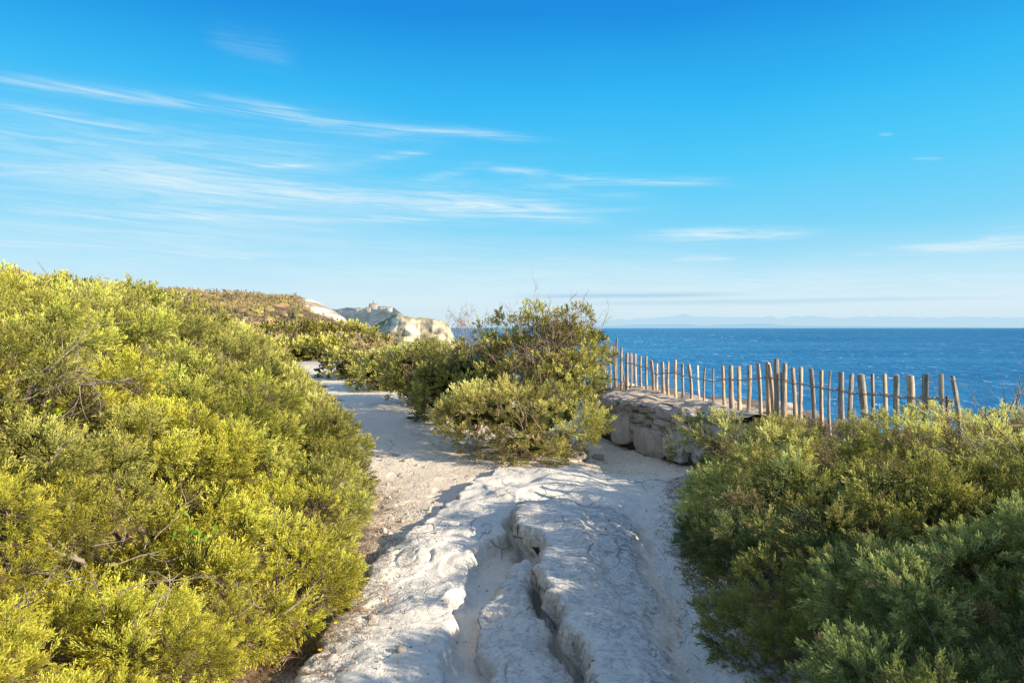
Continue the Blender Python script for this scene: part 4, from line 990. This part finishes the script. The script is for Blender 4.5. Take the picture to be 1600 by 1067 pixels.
grass('grass_tuft', 'yellowish grass tuft at the lower left path edge', 488, 1020, 3.3, 120, .08, (.26, .26, .08), 2, .08)
def leafy(name, label, px, py, d, n, l, col, seed, flower=False):
    r = np.random.default_rng(seed); x0, y0, z0 = at(px, py, d); root = empty(name, (x0, y0, z0-.12)); tag(root, label, 'plant')
    mb = MB(); sb = MB()
    for k in range(n):
        b = np.array([x0+r.normal(0, l*.9), y0+r.normal(0, l*.6), z0+r.normal(0, l*.5)]); a = r.uniform(0, 2*PI); e = r.uniform(.2, 1.2)
        dd = np.array([math.cos(a)*math.cos(e), math.sin(a)*math.cos(e)-.2, math.sin(e)]); s = unit(np.cross(dd, [0, 0, 1.])); ll = l*r.uniform(.6, 1.2)
        P = [b+dd*ll*t-np.array([0, 0, .25])*ll*t*t for t in (0, .3, .65, 1)]; W = [.03, .16, .14, 0]
        V = []
        for p, w in zip(P, W): V += [p-s*w*ll, p+[0, 0, -.03*ll], p+s*w*ll]
        F = []
        for q in range(3): F += [(q*3, q*3+1, q*3+4, q*3+3), (q*3+1, q*3+2, q*3+5, q*3+4)]
        mb.add(V, F, np.array(col)*r.uniform(.7, 1.3))
        tube(sb, [b, b+(np.array([x0, y0, z0-.14])-b)*.5-[0, 0, .02], (x0, y0, z0-.14)], .0014, 3, (.14, .2, .08))
    mb.build('leaves', M['leafm'], root); sb.build('stem', M['twig'], root)
leafy('leafy_plant', 'glossy broad-leaved green plant growing through the lower left juniper', 300, 838, 2.75, 26, .05, (.17, .27, .03), 3)
leafy('leafy_plant', 'lime-green broad-leaved sprout beside the bare twigs at left', 65, 640, 3.2, 18, .07, (.30, .36, .03), 4)
leafy('leafy_plant', 'yellow-green sprout in the middle of the left bank', 318, 658, 4.6, 10, .07, (.30, .38, .04), 5)
def flower(label, px, py, d, col, seed):
    r = np.random.default_rng(seed); x, y, z = at(px, py, d); g = float(ground_z(x, y)[0]); z = max(z, g+.03)
    root = empty('flower', (x, y, g)); tag(root, label, 'flower', 'small wild flowers')
    mb = MB(); c = np.array([x, y, z])
    for k in range(8):
        a = k*PI/4; dd = np.array([math.cos(a), math.sin(a)*.8-.2, .45])*.014; s = np.array([-math.sin(a), math.cos(a), 0])*.005
        mb.add([c, c+dd*.6+s, c+dd, c+dd*.6-s], [(0, 1, 2, 3)], col)
    mb.build('petals', M['leafm'], root); mb = MB(); tube(mb, [(x, y, g-.01), (x+.004, y, (z+g)/2), (x, y, z)], .0016, 4, (.5, .7, .3)); mb.build('stem', M['twig'], root)
flower('yellow flower on the bank left of the path near the ledge', 523, 1001, 3.35, (.85, .60, .02), 1)
flower('orange-yellow flower at the bottom edge left of the path', 498, 1058, 3.05, (.9, .38, .02), 2)

# ------------------------------------------------------------------ world, sun, camera
EL = math.radians(20.8); AZ = math.atan2(.91, -.41)      # clockwise from +Y
sunv = Vector((math.sin(AZ)*math.cos(EL), math.cos(AZ)*math.cos(EL), math.sin(EL)))
L_ = bpy.data.lights.new('sun', 'SUN'); L_.energy = 8.0; L_.angle = math.radians(.5); L_.color = (1.0, .89, .70)
lo = bpy.data.objects.new('sun', L_); COL.objects.link(lo); lo.rotation_euler = sunv.to_track_quat('Z', 'Y').to_euler(); lo.location = (20, -10, 12)

w = bpy.data.worlds.new('World'); scene.world = w; w.use_nodes = True; w.node_tree.nodes.clear(); t = NT(w.node_tree)
sky = t.n('ShaderNodeTexSky', sky_type='NISHITA'); sky.sun_disc = False; sky.sun_elevation = EL; sky.sun_rotation = AZ; sky.air_density = 1.0; sky.dust_density = .3; sky.ozone_density = 3.0
g = t.n('ShaderNodeTexCoord').outputs['Generated']; s = t.sep(g)
hor = t.m('SQRT', t.m('ADD', t.m('MULTIPLY', s[0], s[0]), t.m('MULTIPLY', s[1], s[1])))
el = t.m('MULTIPLY', t.m('ARCTAN2', s[2], hor), 180/PI)        # elevation in degrees
az = t.m('MULTIPLY', t.m('ARCTAN2', s[0], s[1]), 180/PI)       # azimuth in degrees from +Y
def lin(c): return tuple((v/255/12.92 if v/255 <= .04045 else ((v/255+.055)/1.055)**2.4) for v in c)
elw = t.m('ADD', el, t.m('MULTIPLY', t.m('SUBTRACT', t.noise(t.scale(g, (1, 1, 3)), 2.2, 2), .5), 3.0))
grad = t.ramp(t.m('DIVIDE', elw, 90), [(0, lin((212, 235, 246))), (.018, lin((216, 239, 250))), (.05, lin((188, 233, 252))), (.085, lin((130, 217, 252))), (.14, lin((84, 206, 253))), (.20, lin((52, 187, 249))), (.27, lin((30, 146, 230))), (.40, lin((50, 120, 200))), (.7, lin((80, 140, 205))), (1.0, lin((95, 150, 210)))])
hs = t.n('ShaderNodeHueSaturation'); hs.inputs['Saturation'].default_value = 1.3; hs.inputs['Value'].default_value = .1; t.put(hs.inputs['Color'], sky.outputs[0])
col = t.mix(.05, grad, hs.outputs[0])
# cirrus: streaks given by azimuth, elevation, half length, half thickness (degrees), tilt and strength
warp = t.noise(t.comb(t.m('MULTIPLY', az, .06), t.m('MULTIPLY', el, .5), 0.0), 1.0, 5, .65, .8)
fib = t.noise(t.comb(t.m('MULTIPLY', az, .085), t.m('MULTIPLY', t.m('ADD', el, t.m('MULTIPLY', az, .03)), 1.5), 3.0), 1.0, 10, .70, 1.1)
fib = t.mapr(fib, .42, .66, 0, 1)
STREAK = [(110, 140, 150, 8, 8, .50), (300, 162, 170, 8, 7.5, .42), (500, 190, 160, 11, 9, .50), (700, 207, 130, 6, 5, .55), (60, 178, 150, 8, 10, .5), (500, 186, 140, 6, 10, .5), (200, 232, 330, 34, 4, .38), (400, 261, 85, 3, -1, .8), (610, 246, 60, 5, -8, .5),
          (45, 272, 60, 3, -1, .6), (560, 305, 330, 20, 4, .75), (300, 285, 280, 12, 4, .75), (780, 325, 130, 7, 5, .7), (530, 336, 400, 4.5, -.3, .85), (810, 330, 110, 7, 6, .8), (250, 330, 250, 40, 2, .45), (100, 385, 330, 30, 1, .40), (380, 404, 60, 4, 2, .5), (510, 360, 22, 2, 0, .6),
          (705, 272, 50, 7, -14, .35), (810, 269, 45, 6, 4, .6), (990, 283, 125, 7, 2, .62), (900, 292, 110, 9, 6, .4), (1130, 366, 130, 8, -2, .85), (1085, 368, 50, 8, -3, .6), (1100, 405, 45, 4, 0, .75), (1520, 382, 130, 9, -4, .9), (1590, 372, 60, 12, -5, .6), (1345, 397, 25, 4, -3, .5), (1285, 401, 25, 3, 0, .4),
          (1000, 440, 600, 26, 0, .35), (1400, 455, 350, 26, 0, .45), (1445, 250, 22, 2, 0, .25), (1380, 212, 10, 2, 0, .25), (395, 75, 60, 18, 15, .12), (650, 395, 400, 40, 1, .16)]
cl = None
for (px, py, hl, ht, tilt, stg) in STREAK:
    def azel(x_, y_):
        u = (x_-800)/1067; v = (509-y_)/1067; a_ = math.atan(u); return math.degrees(a_), math.degrees(math.atan(v*math.cos(a_)))
    (a1, e1), (a2, e2) = azel(px-hl*.8, py-hl*.8*math.tan(math.radians(tilt))), azel(px+hl*.8, py+hl*.8*math.tan(math.radians(tilt)))
    a0, e0 = (a1+a2)/2, (e1+e2)/2; slope = (e2-e1)/(a2-a1); kh = (a2-a1)/1.6
    kt = ht/1067*57.3*math.cos(math.radians(a0))
    da = t.m('SUBTRACT', az, a0); de = t.m('SUBTRACT', el, e0)
    de = t.m('SUBTRACT', de, t.m('MULTIPLY', da, slope))
    de = t.m('ADD', de, t.m('MULTIPLY', t.m('SUBTRACT', warp, .5), kt*2.2))
    da = t.m('DIVIDE', da, kh); de = t.m('DIVIDE', de, kt)
    r2 = t.m('ADD', t.m('MULTIPLY', t.m('MULTIPLY', da, da), t.m('MULTIPLY', da, da)), t.m('MULTIPLY', de, de))
    gg = t.m('MULTIPLY', t.m('EXPONENT', t.m('MULTIPLY', r2, -1)), stg)
    cl = gg if cl is None else t.m('SUBTRACT', t.m('ADD', cl, gg), t.m('MULTIPLY', cl, gg))
cl = t.m('MULTIPLY', cl, t.m('ADD', t.m('MULTIPLY', fib, 1.0), .12), clamp=True)
soft = t.m('MULTIPLY', t.m('EXPONENT', t.m('MULTIPLY', t.m('ADD', t.m('POWER', t.m('DIVIDE', t.m('ADD', az, 24.0), 21.0), 2.0), t.m('POWER', t.m('DIVIDE', t.m('SUBTRACT', el, 9.0), 5.5), 2.0)), -1)), t.mapr(t.noise(t.comb(t.m('MULTIPLY', az, .05), t.m('MULTIPLY', el, .35), 7.0), 1.0, 4, .6), .3, .7, .10, .42))
cl = t.m('SUBTRACT', t.m('ADD', cl, soft), t.m('MULTIPLY', cl, soft))
# two thin grey bars low over the sea
gb = None
for (px, py, hl, ht, stg) in [(975, 462, 160, 3.6, .55), (1180, 471, 300, 2.6, .30), (1100, 474, 200, 3, .25)]:
    u, v = (px-800)/1067, (509-py)/1067; a0 = math.degrees(math.atan(u)); e0 = math.degrees(math.atan(v*math.cos(math.atan(u))))
    da = t.m('DIVIDE', t.m('SUBTRACT', az, a0), hl/1067*57.3*.95); de = t.m('DIVIDE', t.m('ADD', t.m('SUBTRACT', el, e0), t.m('MULTIPLY', t.m('SUBTRACT', warp, .5), .35)), ht/1067*57.3)
    gg = t.m('MULTIPLY', t.m('EXPONENT', t.m('MULTIPLY', t.m('ADD', t.m('POWER', t.m('ABSOLUTE', da), 4.0), t.m('MULTIPLY', de, de)), -1)), stg)
    gb = gg if gb is None else t.m('MAXIMUM', gb, gg)
# pale sky overhead and behind, out of view, added to fill the shade
sky_fill = t.mapr(el, 30, 62, 0, .55)
vn = t.noise(t.scale(g, (1.5, 3, 2)), 2.0, 5, .6)
sky_fill = t.m('MULTIPLY', sky_fill, t.mapr(vn, .35, .65, .5, 1))
back = t.m('MULTIPLY', t.mapr(s[1], -.05, -.6), t.mapr(el, 45, 5, 0, .5))
col = t.mix(cl, col, lin((226, 244, 252)))
col = t.mix(gb, col, lin((150, 196, 226)))
col = t.mix(sky_fill, col, (.72, .76, .82)); col = t.mix(back, col, (.90, .88, .84))
sm = t.n('ShaderNodeVectorMath', operation='SCALE'); t.put(sm.inputs[0], col); sm.inputs['Scale'].default_value = 10
bg = t.n('ShaderNodeBackground'); t.put(bg.inputs[0], sm.outputs[0]); bg.inputs[1].default_value = .1
wo = t.n('ShaderNodeOutputWorld'); t.put(wo.inputs[0], bg.outputs[0])
w.cycles.sampling_method = 'MANUAL' if hasattr(w.cycles, 'sampling_method') else 'AUTOMATIC'
try: w.cycles.sample_map_resolution = 512
except Exception: pass

cam = bpy.data.cameras.new('camera'); cam.lens = 24.0; cam.sensor_width = 36; cam.clip_start = .05; cam.clip_end = 60000
co = bpy.data.objects.new('camera', cam); COL.objects.link(co); co.location = (0, 0, 1.6); co.rotation_euler = (math.radians(90-1.31), 0, 0)
scene.camera = co
scene.render.engine = 'CYCLES'
cy = scene.cycles; cy.max_bounces = 6; cy.diffuse_bounces = 3; cy.glossy_bounces = 2; cy.transmission_bounces = 4; cy.transparent_max_bounces = 4; cy.use_denoising = True
cy.sample_clamp_indirect = 4
scene.view_settings.view_transform = 'Standard'; scene.view_settings.look = 'None'; scene.view_settings.exposure = 0; scene.view_settings.gamma = 1
print('blades', BLADES[0])
